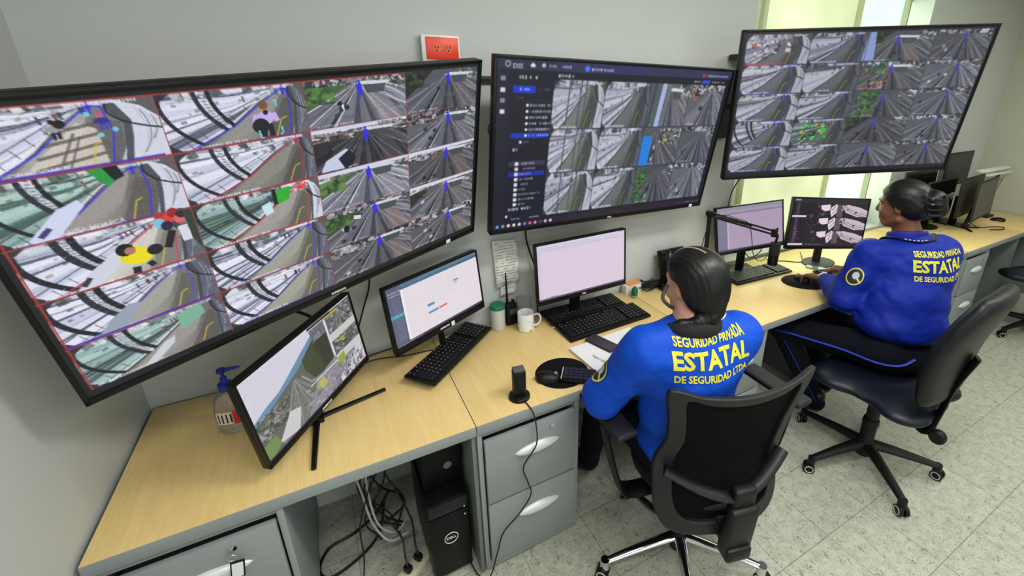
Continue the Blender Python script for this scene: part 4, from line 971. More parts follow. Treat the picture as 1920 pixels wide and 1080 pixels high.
def pic5():
    P = Paint(240, 140, (34, 28, 36)); P.rect(0, 0, 1, 0.10, (44, 42, 48)); P.rect(0.02, 0.02, 0.09, 0.055, (150, 150, 180)); P.rect(0.05, 0.10, 0.09, 0.92, (70, 60, 74)); P.rect(0, 0.35, 0.19, 0.385, (226, 214, 220)); P.rect(0, 0.93, 0.2, 0.965, (232, 220, 224))
    P.speck((0.06, 0.6, 0.14, 0.85), 16, [(110, 100, 120), (150, 140, 150)], 0.012); P.speck((0.2, 0.12, 0.5, 0.92), 60, [(60, 58, 66), (20, 18, 24), (90, 88, 96)], 0.022)
    for k in range(3):
        v = 0.12 + 0.275 * k
        P.poly([(0.36, v + 0.02), (0.48, v + 0.0), (0.49, v + 0.12), (0.42, v + 0.14), (0.37, v + 0.10)], (236, 214, 228)); P.poly([(0.50, v + 0.06), (0.56, v - 0.01), (0.585, v + 0.02), (0.58, v + 0.16), (0.52, v + 0.26), (0.495, v + 0.16)], (232, 212, 226))
        P.line([(0.51, v + 0.12), (0.56, v + 0.02)], 0.008, (40, 34, 40)); P.line([(0.52, v + 0.2), (0.575, v + 0.08)], 0.006, (60, 50, 58))
        P.rect(0.58, v, 0.66, v + 0.26, (92, 80, 88)); P.poly([(0.64, v + 0.02), (0.72, v), (0.88, v + 0.05), (1.0, v + 0.12), (1.0, v + 0.26), (0.86, v + 0.25), (0.70, v + 0.16)], (206, 190, 200))
        for j in range(7): P.line([(0.68, v + 0.04 + 0.01 * j), (0.84, v + 0.12 + 0.015 * j), (1.0, v + 0.18 + 0.015 * j)], 0.006, [(150, 136, 146), (232, 220, 226), (110, 98, 108)][j % 3], 0.8)
        P.speck((0.63, v, 0.74, v + 0.12), 16, [(40, 34, 40), (226, 214, 220), (110, 100, 106)], 0.012); P.disc((0.84, v + 0.16), 0.014, (40, 34, 40)); P.line([(0.60, v + 0.27), (1.0, v + 0.255)], 0.012, (44, 38, 44))
    P.words(0.24, 0.95, 0.22, 0.016, (180, 170, 180), 90); P.grain((0, 0, 1, 1), 4, 2); return P
scr_m = screen_mat('lit_monitor_screen', 0.93)
MON = {
 1: ([0.5542, -0.4071, 0.9823], [[0.611, -0.7853, -0.0994], [0.7881, 0.6153, -0.0162], [0.0739, -0.0684, 0.9949]], 0.52),
 2: ([1.0398, -0.1548, 1.0229], [[0.8937, -0.4439, -0.0648], [0.4473, 0.8929, 0.0516], [0.0349, -0.0751, 0.9966]], 0.49),
 3: ([1.735, -0.199, 1.0611], [[0.9997, -0.0002, -0.0229], [0.0013, 0.9989, 0.0465], [0.0229, -0.0465, 0.9987]], 0.51),
 4: ([3.0037, -0.149, 1.0684], [[0.9749, 0.2219, -0.0162], [-0.215, 0.9586, 0.1869], [0.057, -0.1787, 0.9823]], 0.50),
 5: ([3.595, -0.295, 1.049], [[0.9522, 0.2929, 0.0862], [-0.2988, 0.9521, 0.0653], [-0.0629, -0.088, 0.9941]], 0.60)}
def monitor(k, label, P, bez=0.008, bottom=0.018, mark=None, group='computer monitors in use on the desks'):
    c, R, w = MON[k]; R = orth(R); h = w * (0.6 if k != 5 else 0.58)
    t = thing('computer_monitor', label, 'monitor', matrix=pose(c, R), group=group)
    panel(t, w, h, bez, 0.022, P, scr_m, bottom=bottom, mark=mark, marksize=0.011)
    return t, pose(c, R), h
def stand(t, Mw, kind, bx, by, h, yaw=0.0, col=None):
    """neck and foot given in room coordinates, hung under the monitor"""
    Mi = Mw.inverted(); m = col or casing
    top = Mw @ Vector((0, 0.045, -0.02)); b = MB()
    if kind == 'vee':
        for a in (yaw - 0.94, yaw + 0.94):
            d = Vector((math.cos(a), math.sin(a), 0)); L = 0.245 if h > 0.303 else 0.13
            q = MB(); q.tube([Vector((bx, by, DH + 0.010)), Vector((bx, by, DH + 0.010)) + d * L * 0.25, Vector((bx, by, DH + 0.007)) + d * L], [0.011, 0.0105, 0.008], n=8, smooth=0, rx=0.007)
            q.xf(Mi); q.build('stand_leg', m, t)
        b.box((bx, by, DH + 0.010), (0.045, 0.045, 0.020), bev=0.004)
        b.tube([Vector((bx, by, DH + 0.015)), Vector((bx * 0.7 + top.x * 0.3, by * 0.7 + top.y * 0.3, DH + 0.10)), top], [0.017, 0.015, 0.013], n=10, smooth=2)
        b.xf(Mi); b.build('stand_neck', m, t)
    else:
        R = Matrix.Rotation(yaw, 4, 'Z')
        if kind == 'plate': b.box((bx, by, DH + 0.005), (0.24, 0.17, 0.010), r=R, bev=0.003)
        else: b.lathe([(0, 0.012), (0.05, 0.012), (0.112, 0.007), (0.115, 0), (0, 0)], (bx, by, DH), sx=1.15, sy=0.8)
        b.xf(Mi); b.build('stand_base', m, t)
        b = MB(); back = Mw.to_3x3() @ Vector((0, 1, 0)); p0 = Vector((bx, by, DH + 0.01)) + back * 0.02
        d = top - p0; q = d.to_track_quat('Z', 'Y').to_matrix().to_4x4()
        b.box(tuple(p0 + d / 2), (0.055, 0.02, d.length), r=Matrix.Rotation(yaw, 4, 'Z') if abs(d.normalized().z) > 0.97 else q, bev=0.003)
        b.xf(Mi); b.build('stand_neck', m, t)
t, Mw, h = monitor(1, 'tilted monitor at the left end of the desks showing roads under a pale sky', pic1(), mark='SAMSUNG'); stand(t, Mw, 'vee', 0.530, -0.362, h, math.radians(-39.5))
mon1 = t
t, Mw, h = monitor(2, 'monitor showing a white web page with a blue top bar, left of the mug', pic2(), bottom=0.030, mark='SAMSUNG'); stand(t, Mw, 'vee', 1.045, -0.125, 0.3, math.radians(-64))
mon2 = t
MB().box((0.045, -0.0058, -0.135), (0.018, 0.0012, 0.020)).build('sticker', white_mark, t)
t, Mw, h = monitor(3, 'monitor with a nearly blank lilac page in front of the first guard', pic3(), bottom=0.022, mark='DELL'); stand(t, Mw, 'plate', 1.735, -0.105, h)
t, Mw, h = monitor(4, 'smaller monitor with a dim lilac page behind the microphone arm', pic4(), bottom=0.018); stand(t, Mw, 'plate', 3.02, -0.10, h, -0.2)
t, Mw, h = monitor(5, 'monitor with dark black and white camera pictures that the second guard watches', pic5(), bottom=0.018); stand(t, Mw, 'disc', 3.63, -0.26, h, -0.3, mat('dark_brown_plastic', rgb(36, 32, 32), 0.6))
# white sticker on the left wall screen and the middle one
for nm, xx, zz in (('wall_screen', 0.47, -0.344), ('wall_screen.001', 0.54, -0.345)):
    MB().box((xx, -0.0058, zz), (0.020, 0.0012, 0.016)).build('sticker', white_mark, bpy.data.objects[nm])

# ------------------------------------------------------------------ monitors stored switched off in the right corner
back_m = mat('monitor_back_grey', rgb(74, 74, 68), 0.5, noise=0.05, nscale=9); back_m2 = mat('monitor_back_dark', rgb(40, 41, 39), 0.45, noise=0.05, nscale=9)
def stored(label, c, yaw, tilt, w, bm_, fm, facing=1, foot='vee', base=None, edge=None):
    h = w * 0.6; Mw = Matrix.Translation(c) @ Matrix.Rotation(yaw, 4, 'Z') @ Matrix.Rotation(-tilt, 4, 'X')
    t = thing('stored_monitor', label, 'monitor', matrix=Mw, group='switched-off monitors stored in the right corner')
    MB().box((0, 0, 0), (w, 0.018, h), bev=0.004).build('casing', bm_, t)
    MB().box((0, -0.0095 * facing, 0.004), (w - 0.02, 0.001, h - 0.03)).build('blank_screen' if fm is glassd else 'back_cover', fm, t)
    b = MB(); b.box((0, 0.018 * facing, -0.03), (0.2, 0.03, 0.16), bev=0.01); b.build('rear_hump', bm_, t)
    if edge: MB().box((w / 2 + 0.001, 0, 0), (0.005, 0.021, h), bev=0.001).build('silver_edge', edge, t)
    bx, by = base or (c[0], c[1] + 0.03)
    stand(t, Mw, foot, bx, by, 0.29, math.radians(-90) + yaw)
    return t
glassd = mat('switched_off_glass', rgb(12, 13, 14), 0.18, spec=0.5)
stored('light grey-backed monitor nearest the right wall, standing on a black V foot', (5.71, -0.400, 1.015), 0.11, 0.05, 0.56, casing2, back_m, base=(5.60, -0.36))
stored('brown-grey monitor back just left of and behind the light grey one', (5.66, -0.310, 1.03), 0.09, 0.05, 0.56, casing2, mat('monitor_back_brown', rgb(60, 58, 50), 0.5), base=(5.66, -0.24), foot='plate')
stored('black blank monitor behind the hair bun of the second guard', (5.33, -0.22, 1.02), 0.03, 0.03, 0.54, casing2, glassd, base=(5.33, -0.17), foot='disc')
stored('blank monitor with a thin silver right edge, below the right wall screen', (5.12, -0.13, 1.115), -0.03, 0.03, 0.50, casing2, glassd, base=(5.12, -0.10), foot='plate', edge=silver)
stored('tallest dark monitor, its corner rising behind the right wall screen', (5.74, -0.14, 1.235), 0.02, 0.02, 0.50, casing2, back_m2, base=(5.74, -0.105), foot='plate')
t = thing('bar_stand', 'white horizontal bar on a slanted dark post in the far right corner', 'stand', (6.28, -0.26, DH))
MB().box((-0.02, 0.03, 0.455), (0.62, 0.06, 0.022), bev=0.006).build('bar', mat('white_plastic', rgb(226, 228, 220), 0.4), t)
MB().box((0.02, 0.0, 0.415), (0.54, 0.04, 0.014), bev=0.004).build('lower_bar', mat('white_plastic', rgb(226, 228, 220), 0.4), t)
MB().tube([(0.0, 0, 0.02), (0.03, 0.01, 0.2), (0.10, 0.02, 0.42)], 0.014, n=10).build('post', casing2, t)
MB().box((-0.01, 0, 0.012), (0.15, 0.12, 0.024), bev=0.008).build('foot', casing2, t)
tag(MB().tube([(6.40, -0.25, 1.1), (6.52, -0.24, 1.09), (6.56, -0.22, 1.04), (6.48, -0.23, 0.98), (6.38, -0.25, 0.93), (6.33, -0.25, 0.86), (6.30, -0.24, 0.78)], 0.004, n=6).build('cable', mat('grey_cable', rgb(110, 112, 108), 0.5), None), 'thin grey cable looping from the white bar in the far right corner', 'cable')
# ------------------------------------------------------------------ things on the desks
Z = DH
blackp = mat('black_plastic', rgb(11, 11, 13), 0.42, spec=0.3)
keym = mat('key_plastic', rgb(22, 22, 25), 0.5, spec=0.3)
keyw = mat('key_legend', rgb(150, 152, 154), 0.6)
def keyboard(label, c, yaw, w=0.44, d=0.135, pitch=0.05, z=0.0, roll=0.0):
    Mw = Matrix.Translation((c[0], c[1], Z + 0.012 + z)) @ Matrix.Rotation(yaw, 4, 'Z') @ Matrix.Rotation(pitch, 4, 'X') @ Matrix.Rotation(roll, 4, 'Y')
    t = thing('keyboard', label, 'keyboard', matrix=Mw, group='black computer keyboards')
    MB().box((0, 0, 0), (w, d, 0.014), bev=0.004).build('base', blackp, t)
    k = MB(); k2 = MB(); g = MB(); r = random.Random(4); nx = 21; px = (w - 0.02) / nx
    for row in range(6):
        y = d / 2 - 0.016 - row * (d - 0.026) / 6; x = -w / 2 + 0.010; i = 0
        while i < nx:
            if row == 0 and i in (1, 6, 11, 15) or i in (15,) or (i in (16, 17) and row == 4 and False): i += 1; continue
            L = 6 if (row == 5 and i == 4) else (2 if (i == 0 and row > 1) or (i == 13 and row in (1, 3)) else 1)
            L = min(L, (15 - i) if i < 15 else (nx - i))
            cx = x + (i + L / 2) * px
            (k if i < 15 else k2).box((cx, y - 0.002, 0.0095), (L * px - 0.003, (d - 0.026) / 6 - 0.003, 0.006))
            if L == 1: g.box((cx - 0.003, y, 0.0128), (0.004, 0.0035, 0.0004))
            i += L
    k.build('keys', keym, t, False); k2.build('number_keys', keym, t, False); g.build('key_legends', keyw, t, False)
    return t
keyboard('black keyboard lying at an angle below the web page monitor', (1.065, -0.195), math.radians(42), w=0.47, d=0.145, z=0.022, pitch=0.03)
keyboard('front one of the two black keyboards beside the mug', (1.83, -0.262), math.radians(2.5), w=0.50, d=0.155)
keyboard('rear black keyboard, tucked under the lilac monitor behind another keyboard', (1.80, -0.108), math.radians(1), w=0.46, d=0.145, z=0.010, pitch=0.03)
keyboard('black keyboard under the hanging microphone between the guards', (3.06, -0.205), math.radians(-2), w=0.50, d=0.15)
keyboard('black keyboard under the hands of the second guard', (3.60, -0.47), math.radians(-12), w=0.42, d=0.13)

# soap dispenser
t = thing('soap_dispenser', 'clear soap dispenser with dark blue pump, left of the tilted monitor', 'soap bottle', (0.283, -0.262, Z)); t.scale = (1.08, 1.08, 1.08)
clearp = mat('clear_plastic', (0.93, 0.92, 0.90, 1), 0.08, trans=0.92, ior=1.3)
MB().lathe([(0, 0.001), (0.038, 0.001), (0.042, 0.008), (0.0425, 0.06), (0.041, 0.10), (0.034, 0.125), (0.018, 0.138), (0.015, 0.150), (0, 0.150)], sx=1.1, sy=0.85).build('bottle', clearp, t)
MB().lathe([(0, 0.004), (0.036, 0.004), (0.039, 0.01), (0.0395, 0.035), (0, 0.036)], sx=1.1, sy=0.85).build('liquid', mat('clear_gel', (0.90, 0.86, 0.80, 1), 0.1, trans=0.9, ior=1.33), t)
blue_p = mat('dark_blue_plastic', rgb(24, 34, 140), 0.35)
p = MB(); p.lathe([(0, 0.148), (0.019, 0.148), (0.019, 0.170), (0.009, 0.174), (0.009, 0.19), (0.005, 0.192), (0.005, 0.208), (0.013, 0.210), (0.012, 0.220), (0, 0.221)]); p.tube([(0, 0, 0.214), (0.025, -0.004, 0.217), (0.048, -0.008, 0.219)], [0.007, 0.006, 0.004], n=8, smooth=0)
p.build('pump', blue_p, t)
def wrap(r, sx, sy, a0, a1, z0, z1, off=0.0006, n=10):
    V = []; F = []
    for j, z in enumerate((z0, z1)):
        for i in range(n + 1):
            a = a0 + (a1 - a0) * i / n; V.append(((r + off) * sx * math.cos(a), (r + off) * sy * math.sin(a), z))
    for i in range(n): F.append((i, i + 1, n + 1 + i + 1, n + 1 + i))
    return V, F
m_ = MB(); m_.face(*wrap(0.0428, 1.1, 0.85, -1.45, -0.70, 0.036, 0.088)); m_.build('red_label', mat('label_red', rgb(196, 44, 52), 0.5), t)
m_ = MB(); m_.face(*wrap(0.0428, 1.1, 0.85, -2.5, -1.5, 0.040, 0.084)); m_.build('pale_label', mat('label_pale', rgb(214, 206, 190), 0.5), t)
m_ = MB()
for a in (-2.35, -2.1, -1.85, -1.62): m_.face(*wrap(0.0428, 1.1, 0.85, a, a + 0.10, 0.046, 0.078, off=0.0011, n=3))
for a, z in ((-1.25, 0.066), (-1.0, 0.058)): m_.face(*wrap(0.0428, 1.1, 0.85, a, a + 0.16, z, z + 0.012, off=0.0011, n=3))
m_.build('label_print', mat('label_dark', rgb(60, 30, 30), 0.5), t)

# tumbler jar with green lid
t = thing('lidded_jar', 'white jar with a round green lid, right of the web page monitor', 'jar', (1.335, -0.052, Z))
MB().lathe([(0, 0.001), (0.034, 0.001), (0.036, 0.006), (0.036, 0.118), (0, 0.118)]).build('jar', mat('milky_plastic', rgb(212, 216, 208), 0.25, trans=0.2), t)
MB().lathe([(0.037, 0.112), (0.0385, 0.113), (0.0385, 0.130), (0.036, 0.133), (0, 0.133)]).build('lid', mat('green_lid', rgb(22, 104, 74), 0.4), t)
# two way radio
t = thing('two_way_radio', 'black two-way radio with a long antenna between jar and mug', 'radio', (1.408, -0.045, Z))
MB().box((0, 0, 0.0625), (0.056, 0.034, 0.118), bev=0.006).build('body', blackp, t)
b = MB(); b.tube([(-0.018, 0, 0.118), (-0.019, 0, 0.17), (-0.021, 0.0, 0.285)], [0.007, 0.005, 0.0035], n=10, smooth=0); b.build('antenna', blackp, t)
b = MB(); b.cyl((0.012, 0, 0.12), (0.012, 0, 0.136), 0.008, n=14); b.build('knob', blackp, t)
MB().box((0.006, -0.018, 0.078), (0.036, 0.002, 0.03), bev=0.0008).build('display', mat('radio_display', rgb(60, 62, 60), 0.3), t)
# clear plastic cup
t = thing('plastic_cup', 'empty clear plastic cup standing against the wall behind the mug', 'cup', (1.478, -0.050, Z))
MB().lathe([(0, 0.002), (0.028, 0.002), (0.033, 0.05), (0.039, 0.138), (0.041, 0.14), (0.0375, 0.138), (0.0315, 0.05), (0.0268, 0.004), (0, 0.004)]).build('cup', mat('cup_plastic', (0.95, 0.96, 0.95, 1), 0.06, trans=0.95, ior=1.15), t)
# mug
t = thing('coffee_mug', 'white mug printed in pale blue and green, in front of the radio', 'mug', (1.452, -0.128, Z))
mugm = bpy.data.materials.new('mug_glaze'); mugm.use_nodes = True; nt = mugm.node_tree; b = nt.nodes['Principled BSDF']; b.inputs['Roughness'].default_value = 0.15
tc = nt.nodes.new('ShaderNodeTexCoord'); sp = nt.nodes.new('ShaderNodeSeparateXYZ'); nt.links.new(tc.outputs['Object'], sp.inputs[0])
cr_ = nt.nodes.new('ShaderNodeValToRGB'); mr = nt.nodes.new('ShaderNodeMapRange'); mr.inputs['From Max'].default_value = 0.095
nt.links.new(sp.outputs['Z'], mr.inputs['Value']); nt.links.new(mr.outputs[0], cr_.inputs[0]); e = cr_.color_ramp.elements
e[0].position = 0.0; e[0].color = rgb(222, 224, 222); e[1].position = 0.06; e[1].color = rgb(150, 190, 90)
for pos, c in ((0.26, (160, 196, 110)), (0.32, (206, 220, 218)), (0.40, (150, 196, 194)), (0.62, (176, 210, 208)), (0.80, (214, 224, 224)), (1.0, (226, 228, 228))):
    q = e.new(pos); q.color = rgb(*c)
wv = nt.nodes.new('ShaderNodeTexVoronoi'); wv.inputs['Scale'].default_value = 42; nt.links.new(tc.outputs['Object'], wv.inputs['Vector'])
mxm = nt.nodes.new('ShaderNodeMixRGB'); mxm.inputs['Color2'].default_value = rgb(228, 230, 228)
rr = nt.nodes.new('ShaderNodeValToRGB'); rr.color_ramp.elements[0].position = 0.25; rr.color_ramp.elements[1].position = 0.45; nt.links.new(wv.outputs['Distance'], rr.inputs[0])
nt.links.new(rr.outputs[0], mxm.inputs['Fac']); nt.links.new(cr_.outputs[0], mxm.inputs['Color1']); nt.links.new(mxm.outputs[0], b.inputs['Base Color'])
MB().lathe([(0, 0.001), (0.037, 0.001), (0.040, 0.004), (0.0405, 0.093), (0.0395, 0.096), (0.0375, 0.093), (0.037, 0.010), (0, 0.008)]).build('cup', mugm, t)
MB().tube([(0.036, -0.012, 0.078), (0.058, -0.02, 0.082), (0.069, -0.024, 0.062), (0.066, -0.022, 0.036), (0.050, -0.017, 0.020), (0.037, -0.012, 0.020)], 0.006, n=10, rx=0.0045).build('handle', mat('white_glaze', rgb(226, 228, 226), 0.15), t)

# push to talk desk microphone
t = thing('desk_microphone', 'black desk microphone on a round foot at the front edge of the desk', 'microphone', (1.218, -0.588, Z), math.radians(-8))
MB().lathe([(0, 0.014), (0.036, 0.014), (0.041, 0.010), (0.042, 0.0), (0, 0.0)]).build('foot', blackp, t)
MB().box((0, 0.0, 0.070), (0.050, 0.040, 0.112), bev=0.009, seg=3).build('body', blackp, t)
MB().box((0, 0.0, 0.128), (0.046, 0.037, 0.006), bev=0.006).build('grille', mat('grille_grey', rgb(84, 86, 88), 0.6, bump=0.6, bscale=900), t)
cabm = mat('black_cable', rgb(18, 18, 19), 0.5)
tag(MB().tube([(1.222, -0.61, Z + 0.004), (1.226, -0.655, Z + 0.004), (1.232, -0.684, Z - 0.01), (1.24, -0.692, 0.68), (1.235, -0.700, 0.60), (1.18, -0.700, 0.52), (1.195, -0.700, 0.44), (1.21, -0.695, 0.36), (1.16, -0.690, 0.28), (1.09, -0.690, 0.22), (1.06, -0.688, 0.12), (1.02, -0.70, 0.03), (0.985, -0.66, 0.012), (0.965, -0.55, 0.02)], 0.0028, n=6, smooth=6).build('cable', cabm, None),
    'thin black microphone cable hanging down over the two drawers', 'cable')
# mouse pad, mouse
def pad(label, c, rx, ry):
    return tag(MB().lathe([(0, 0.004), (rx - 0.003, 0.004), (rx, 0.002), (rx, 0.0), (0, 0.0)], (0, 0, 0), n=40, sy=ry / rx).build('mouse_pad', mat('pad_cloth', rgb(9, 9, 11), 0.85, spec=0.2, bump=0.2, bscale=900), None), label, 'mouse pad')
o = pad('round black mouse pad at the front edge left of the first guard', 0, 0.115, 0.105); o.location = (1.438, -0.530, Z)
o = pad('large oval black mouse pad under the left hand of the second guard', 0, 0.15, 0.115); o.location = (3.24, -0.43, Z); o.rotation_euler[2] = -0.4
def mouse(label, c, yaw, z=0.0):
    t = thing('computer_mouse', label, 'mouse', (c[0], c[1], Z + z), yaw, 'black computer mice')
    m_ = MB(); rings = []
    for i in range(11):
        u = -1 + 2 * i / 10; wd = 0.032 * (1 - abs(u) ** 3.2) ** 0.5 + 0.0005; hh = 0.034 * max(0.02, (1 - ((u + 0.25) / 1.28) ** 2)) ** 0.6
        rings.append([(wd * math.cos(a), u * 0.054, max(0.0, hh * math.sin(a)) + 0.001) for a in [math.pi * k / 10 for k in range(11)]])
    m_.loft(rings); m_.build('shell', blackp, t)
    b = MB(); b.cyl((-0.003, 0.030, 0.027), (0.003, 0.030, 0.027), 0.008, n=12); b.build('wheel', mat('wheel_grey', rgb(150, 150, 140), 0.4), t)
    return t
mouse('black mouse at the lower left rim of the round mouse pad', (1.365, -0.548), math.radians(-115), 0.004)
mouse('black mouse under the left hand of the second guard', (3.235, -0.405), math.radians(-10), 0.004)
mouse('black mouse lying by the slanted post in the far right corner', (6.18, -0.40), 0.3)
t = thing('number_keypad', 'small dark navy keypad at the front corner of the desk, right of the mouse pad', 'keypad', (1.478, -0.600, Z + 0.007), math.radians(-36))
MB().box((0, 0, 0.008), (0.145, 0.085, 0.016), bev=0.004).build('base', blackp, t)
k = MB()
for i in range(6):
    for j in range(4): k.box((-0.052 + i * 0.021, -0.028 + j * 0.019, 0.018), (0.017, 0.015, 0.005))
k.build('keys', mat('navy_keys', rgb(20, 24, 48), 0.5), t, False)
MB().box((-0.068, 0, 0.0175), (0.003, 0.08, 0.002)).build('silver_edge', silver, t)
# notebook and phone
t = thing('notebook', 'white notebook with grey writing beneath the dark smartphone', 'notebook', (1.735, -0.500, Z), math.radians(4))
MB().box((0, 0, 0.006), (0.36, 0.225, 0.011), bev=0.001).build('pages', paper_m, t)
MB().box((0, 0, 0.0122), (0.362, 0.227, 0.0012)).build('cover', mat('white_cover', rgb(226, 228, 230), 0.5), t)
for k, s_ in enumerate(('Seguridad',)):
    text_obj('cover_print', s_, 0.022, mat('cover_ink', rgb(90, 92, 100), 0.6), t, Matrix.Translation((-0.115, -0.03, 0.0132)) @ Matrix.Rotation(math.radians(-78), 4, 'Z'), bold=0.0003)
t = thing('smartphone', 'dark smartphone lying on the white notebook', 'smartphone', (1.700, -0.440, Z + 0.0128), math.radians(18))
MB().box((0, 0, 0.0045), (0.074, 0.155, 0.009), bev=0.004, seg=3).build('body', mat('phone_body', rgb(30, 28, 34), 0.4), t)
MB().box((0, 0, 0.0091), (0.068, 0.148, 0.0006)).build('glass', mat('phone_glass', rgb(46, 42, 52), 0.25), t)
# small green bottle, white box with orange note
t = thing('small_bottle', 'small green bottle right of the lilac monitor', 'bottle', (2.150, -0.095, Z))
MB().lathe([(0, 0.001), (0.018, 0.001), (0.019, 0.005), (0.019, 0.016), (0, 0.016)]).build('base', mat('pale_green', rgb(150, 190, 140), 0.2, trans=0.4), t)
MB().lathe([(0, 0.016), (0.019, 0.016), (0.019, 0.050), (0.012, 0.060), (0.011, 0.066), (0, 0.066)]).build('body', mat('green_liquid', rgb(30, 110, 74), 0.15, trans=0.25), t)
t = thing('small_box', 'small white box topped by an orange note beside the cable tangle', 'box', (2.175, -0.030, Z), 0)
MB().box((0, 0, 0.028), (0.11, 0.05, 0.056), bev=0.002).build('box', mat('box_card', rgb(206, 206, 204), 0.6), t)
MB().box((0.01, 0, 0.0585), (0.09, 0.045, 0.003), r=(0, 0, 0.1)).build('note', mat('orange_note', rgb(232, 140, 70), 0.6), t)
r = random.Random(9)
for k in range(7):
    pts = []; c = Vector((2.30, -0.045, Z + 0.008)); 
    for i in range(9): pts.append(c + Vector((r.uniform(-0.085, 0.085), r.uniform(-0.03, 0.03), r.uniform(0, 0.055))))
    tag(MB().tube(pts, 0.0032, n=6, smooth=4).build('cable', cabm, None), 'one of the black cables tangled at the wall between box and desk phone', 'cable', 'tangled cables beside the desk phone')
# desk phone
t = thing('desk_phone', 'black desk telephone standing against the wall behind the head of the first guard', 'telephone', (2.425, -0.085, Z))
Rt = Matrix.Rotation(math.radians(-18), 4, 'X')
MB().box((0.02, 0.01, 0.125), (0.19, 0.035, 0.23), r=Rt, bev=0.008).build('body', blackp, t)
h_ = MB(); h_.tube([(-0.062, 0.005, 0.235), (-0.062, -0.036, 0.242), (-0.062, -0.062, 0.15), (-0.062, -0.056, 0.05), (-0.062, -0.02, 0.03)], [0.021, 0.022, 0.016, 0.016, 0.022], n=12, rx=0.018); h_.build('handset', mat('handset_black', rgb(16, 16, 18), 0.25), t)
MB().box((0.045, -0.002, 0.165), (0.11, 0.012, 0.05), r=Rt, bev=0.003).build('display', mat('phone_display', rgb(120, 124, 120), 0.3), t)
MB().box((-0.036, -0.028, 0.185), (0.010, 0.010, 0.055), r=Rt, bev=0.002).build('white_tag', white_mark, t)
k = MB()
for i in range(3):
    for j in range(4): k.box((0.02 + i * 0.024, -0.020 - 0.0 * j, 0.115 - j * 0.022), (0.017, 0.010, 0.013), r=Rt, bev=0.002)
k.build('keypad', keym, t)
MB().box((0.0, -0.03, 0.012), (0.16, 0.10, 0.024), bev=0.006).build('foot', blackp, t)
tag(MB().tube([(2.41, -0.15, Z + 0.02), (2.36, -0.20, Z + 0.006), (2.33, -0.30, Z + 0.005), (2.25, -0.36, Z + 0.02), (2.2, -0.42, Z + 0.006)], 0.0035, n=6).build('cable', cabm, None), 'black handset cord running over the desk in front of the desk phone', 'cable')

# microphone boom arm
t = thing('microphone_arm', 'black folding microphone arm in front of the smaller dim monitor', 'microphone arm', (2.520, -0.250, Z))
b = MB(); b.box((0, 0, 0.02), (0.05, 0.06, 0.04), bev=0.005); b.cyl((0, 0, 0.03), (0, 0, 0.08), 0.012); b.build('clamp', blackp, t)
b = MB()
for s_ in (-1, 1): b.tube([(s_ * 0.009, 0, 0.07), (s_ * 0.009 - 0.005, 0, 0.485)], 0.006, n=8, smooth=0)
b.build('lower_arm', blackp, t)
b = MB(); b.cyl((-0.018, 0, 0.488), (0.014, 0, 0.488), 0.016); b.cyl((-0.004, -0.02, 0.492), (-0.004, 0.02, 0.492), 0.014); b.build('elbow_joint', blackp, t)
b = MB()
for s_ in (-1, 1): b.tube([(0, s_ * 0.006, 0.488 + 0.011 * s_), (0.585, s_ * 0.006, 0.293 + 0.011 * s_)], 0.006, n=8, smooth=0)
b.tube([(0.06, 0, 0.466), (0.36, 0.0, 0.370)], 0.0045, n=8, smooth=0); b.build('upper_arm', blackp, t)
b = MB(); b.cyl((0.585, 0, 0.27), (0.585, 0, 0.315), 0.019); b.tube([(0.59, 0, 0.295), (0.622, 0, 0.27), (0.617, 0, 0.24)], 0.008, n=8); b.cyl((0.57, -0.005, 0.305), (0.605, -0.005, 0.32), 0.007); b.build('head_joint', blackp, t)
b = MB(); b.tube([(0.60, 0.01, 0.16), (0.50, 0.0, 0.12), (0.42, 0.0, 0.17), (0.38, 0.0, 0.28), (0.33, 0.0, 0.39), (0.22, 0, 0.435), (0.10, 0.0, 0.47), (0.0, 0.0, 0.43), (-0.04, 0.0, 0.3), (-0.03, 0.01, 0.15), (-0.04, 0.02, 0.02)], 0.0024, n=6); b.build('cord', cabm, t)
t = thing('hanging_microphone', 'black cylindrical microphone at the end of the folding arm', 'microphone', (3.137, -0.250, Z + 0.075))
MB().lathe([(0, 0), (0.028, 0), (0.031, 0.006), (0.031, 0.07), (0, 0.07)]).build('body', blackp, t)
MB().lathe([(0, 0.07), (0.032, 0.07), (0.033, 0.074), (0.033, 0.140), (0.029, 0.148), (0, 0.150)]).build('grille', mat('mic_grille', rgb(24, 24, 26), 0.45, bump=0.8, bscale=1200), t)
MB().tube([(0, 0, 0.148), (0.0, 0.0, 0.165)], 0.008, n=8, smooth=0).build('yoke', blackp, t)
# loose cables on and above the desks
def cable(pts, r_, label, m=None): return tag(MB().tube(pts, r_, n=7, smooth=5).build('cable', m or cabm, None), label, 'cable')
cable([(0.44, -0.36, 1.235), (0.47, -0.22, 1.16), (0.50, -0.12, 1.09), (0.56, -0.10, 1.03), (0.60, -0.2, 0.98)], 0.006, 'thick black cable dropping from the left wall screen behind the tilted monitor')
cable([(0.79, -0.12, 1.32), (0.785, -0.02, 1.10), (0.745, -0.015, 0.98), (0.70, -0.03, 0.86), (0.68, -0.04, Z + 0.006)], 0.0035, 'thin black cable down the wall right of the tilted monitor')
cable([(0.60, -0.19, 0.90), (0.66, -0.16, 0.84), (0.675, -0.17, 0.80), (0.63, -0.21, 0.775), (0.585, -0.25, 0.80), (0.58, -0.28, 0.86)], 0.006, 'short black cable loop under the right corner of the tilted monitor')
cable([(0.66, -0.06, Z + 0.008), (0.76, -0.03, Z + 0.014), (0.86, -0.04, Z + 0.03), (0.98, -0.06, Z + 0.05)], 0.0035, 'upper of two black cables between tilted monitor and web page monitor')
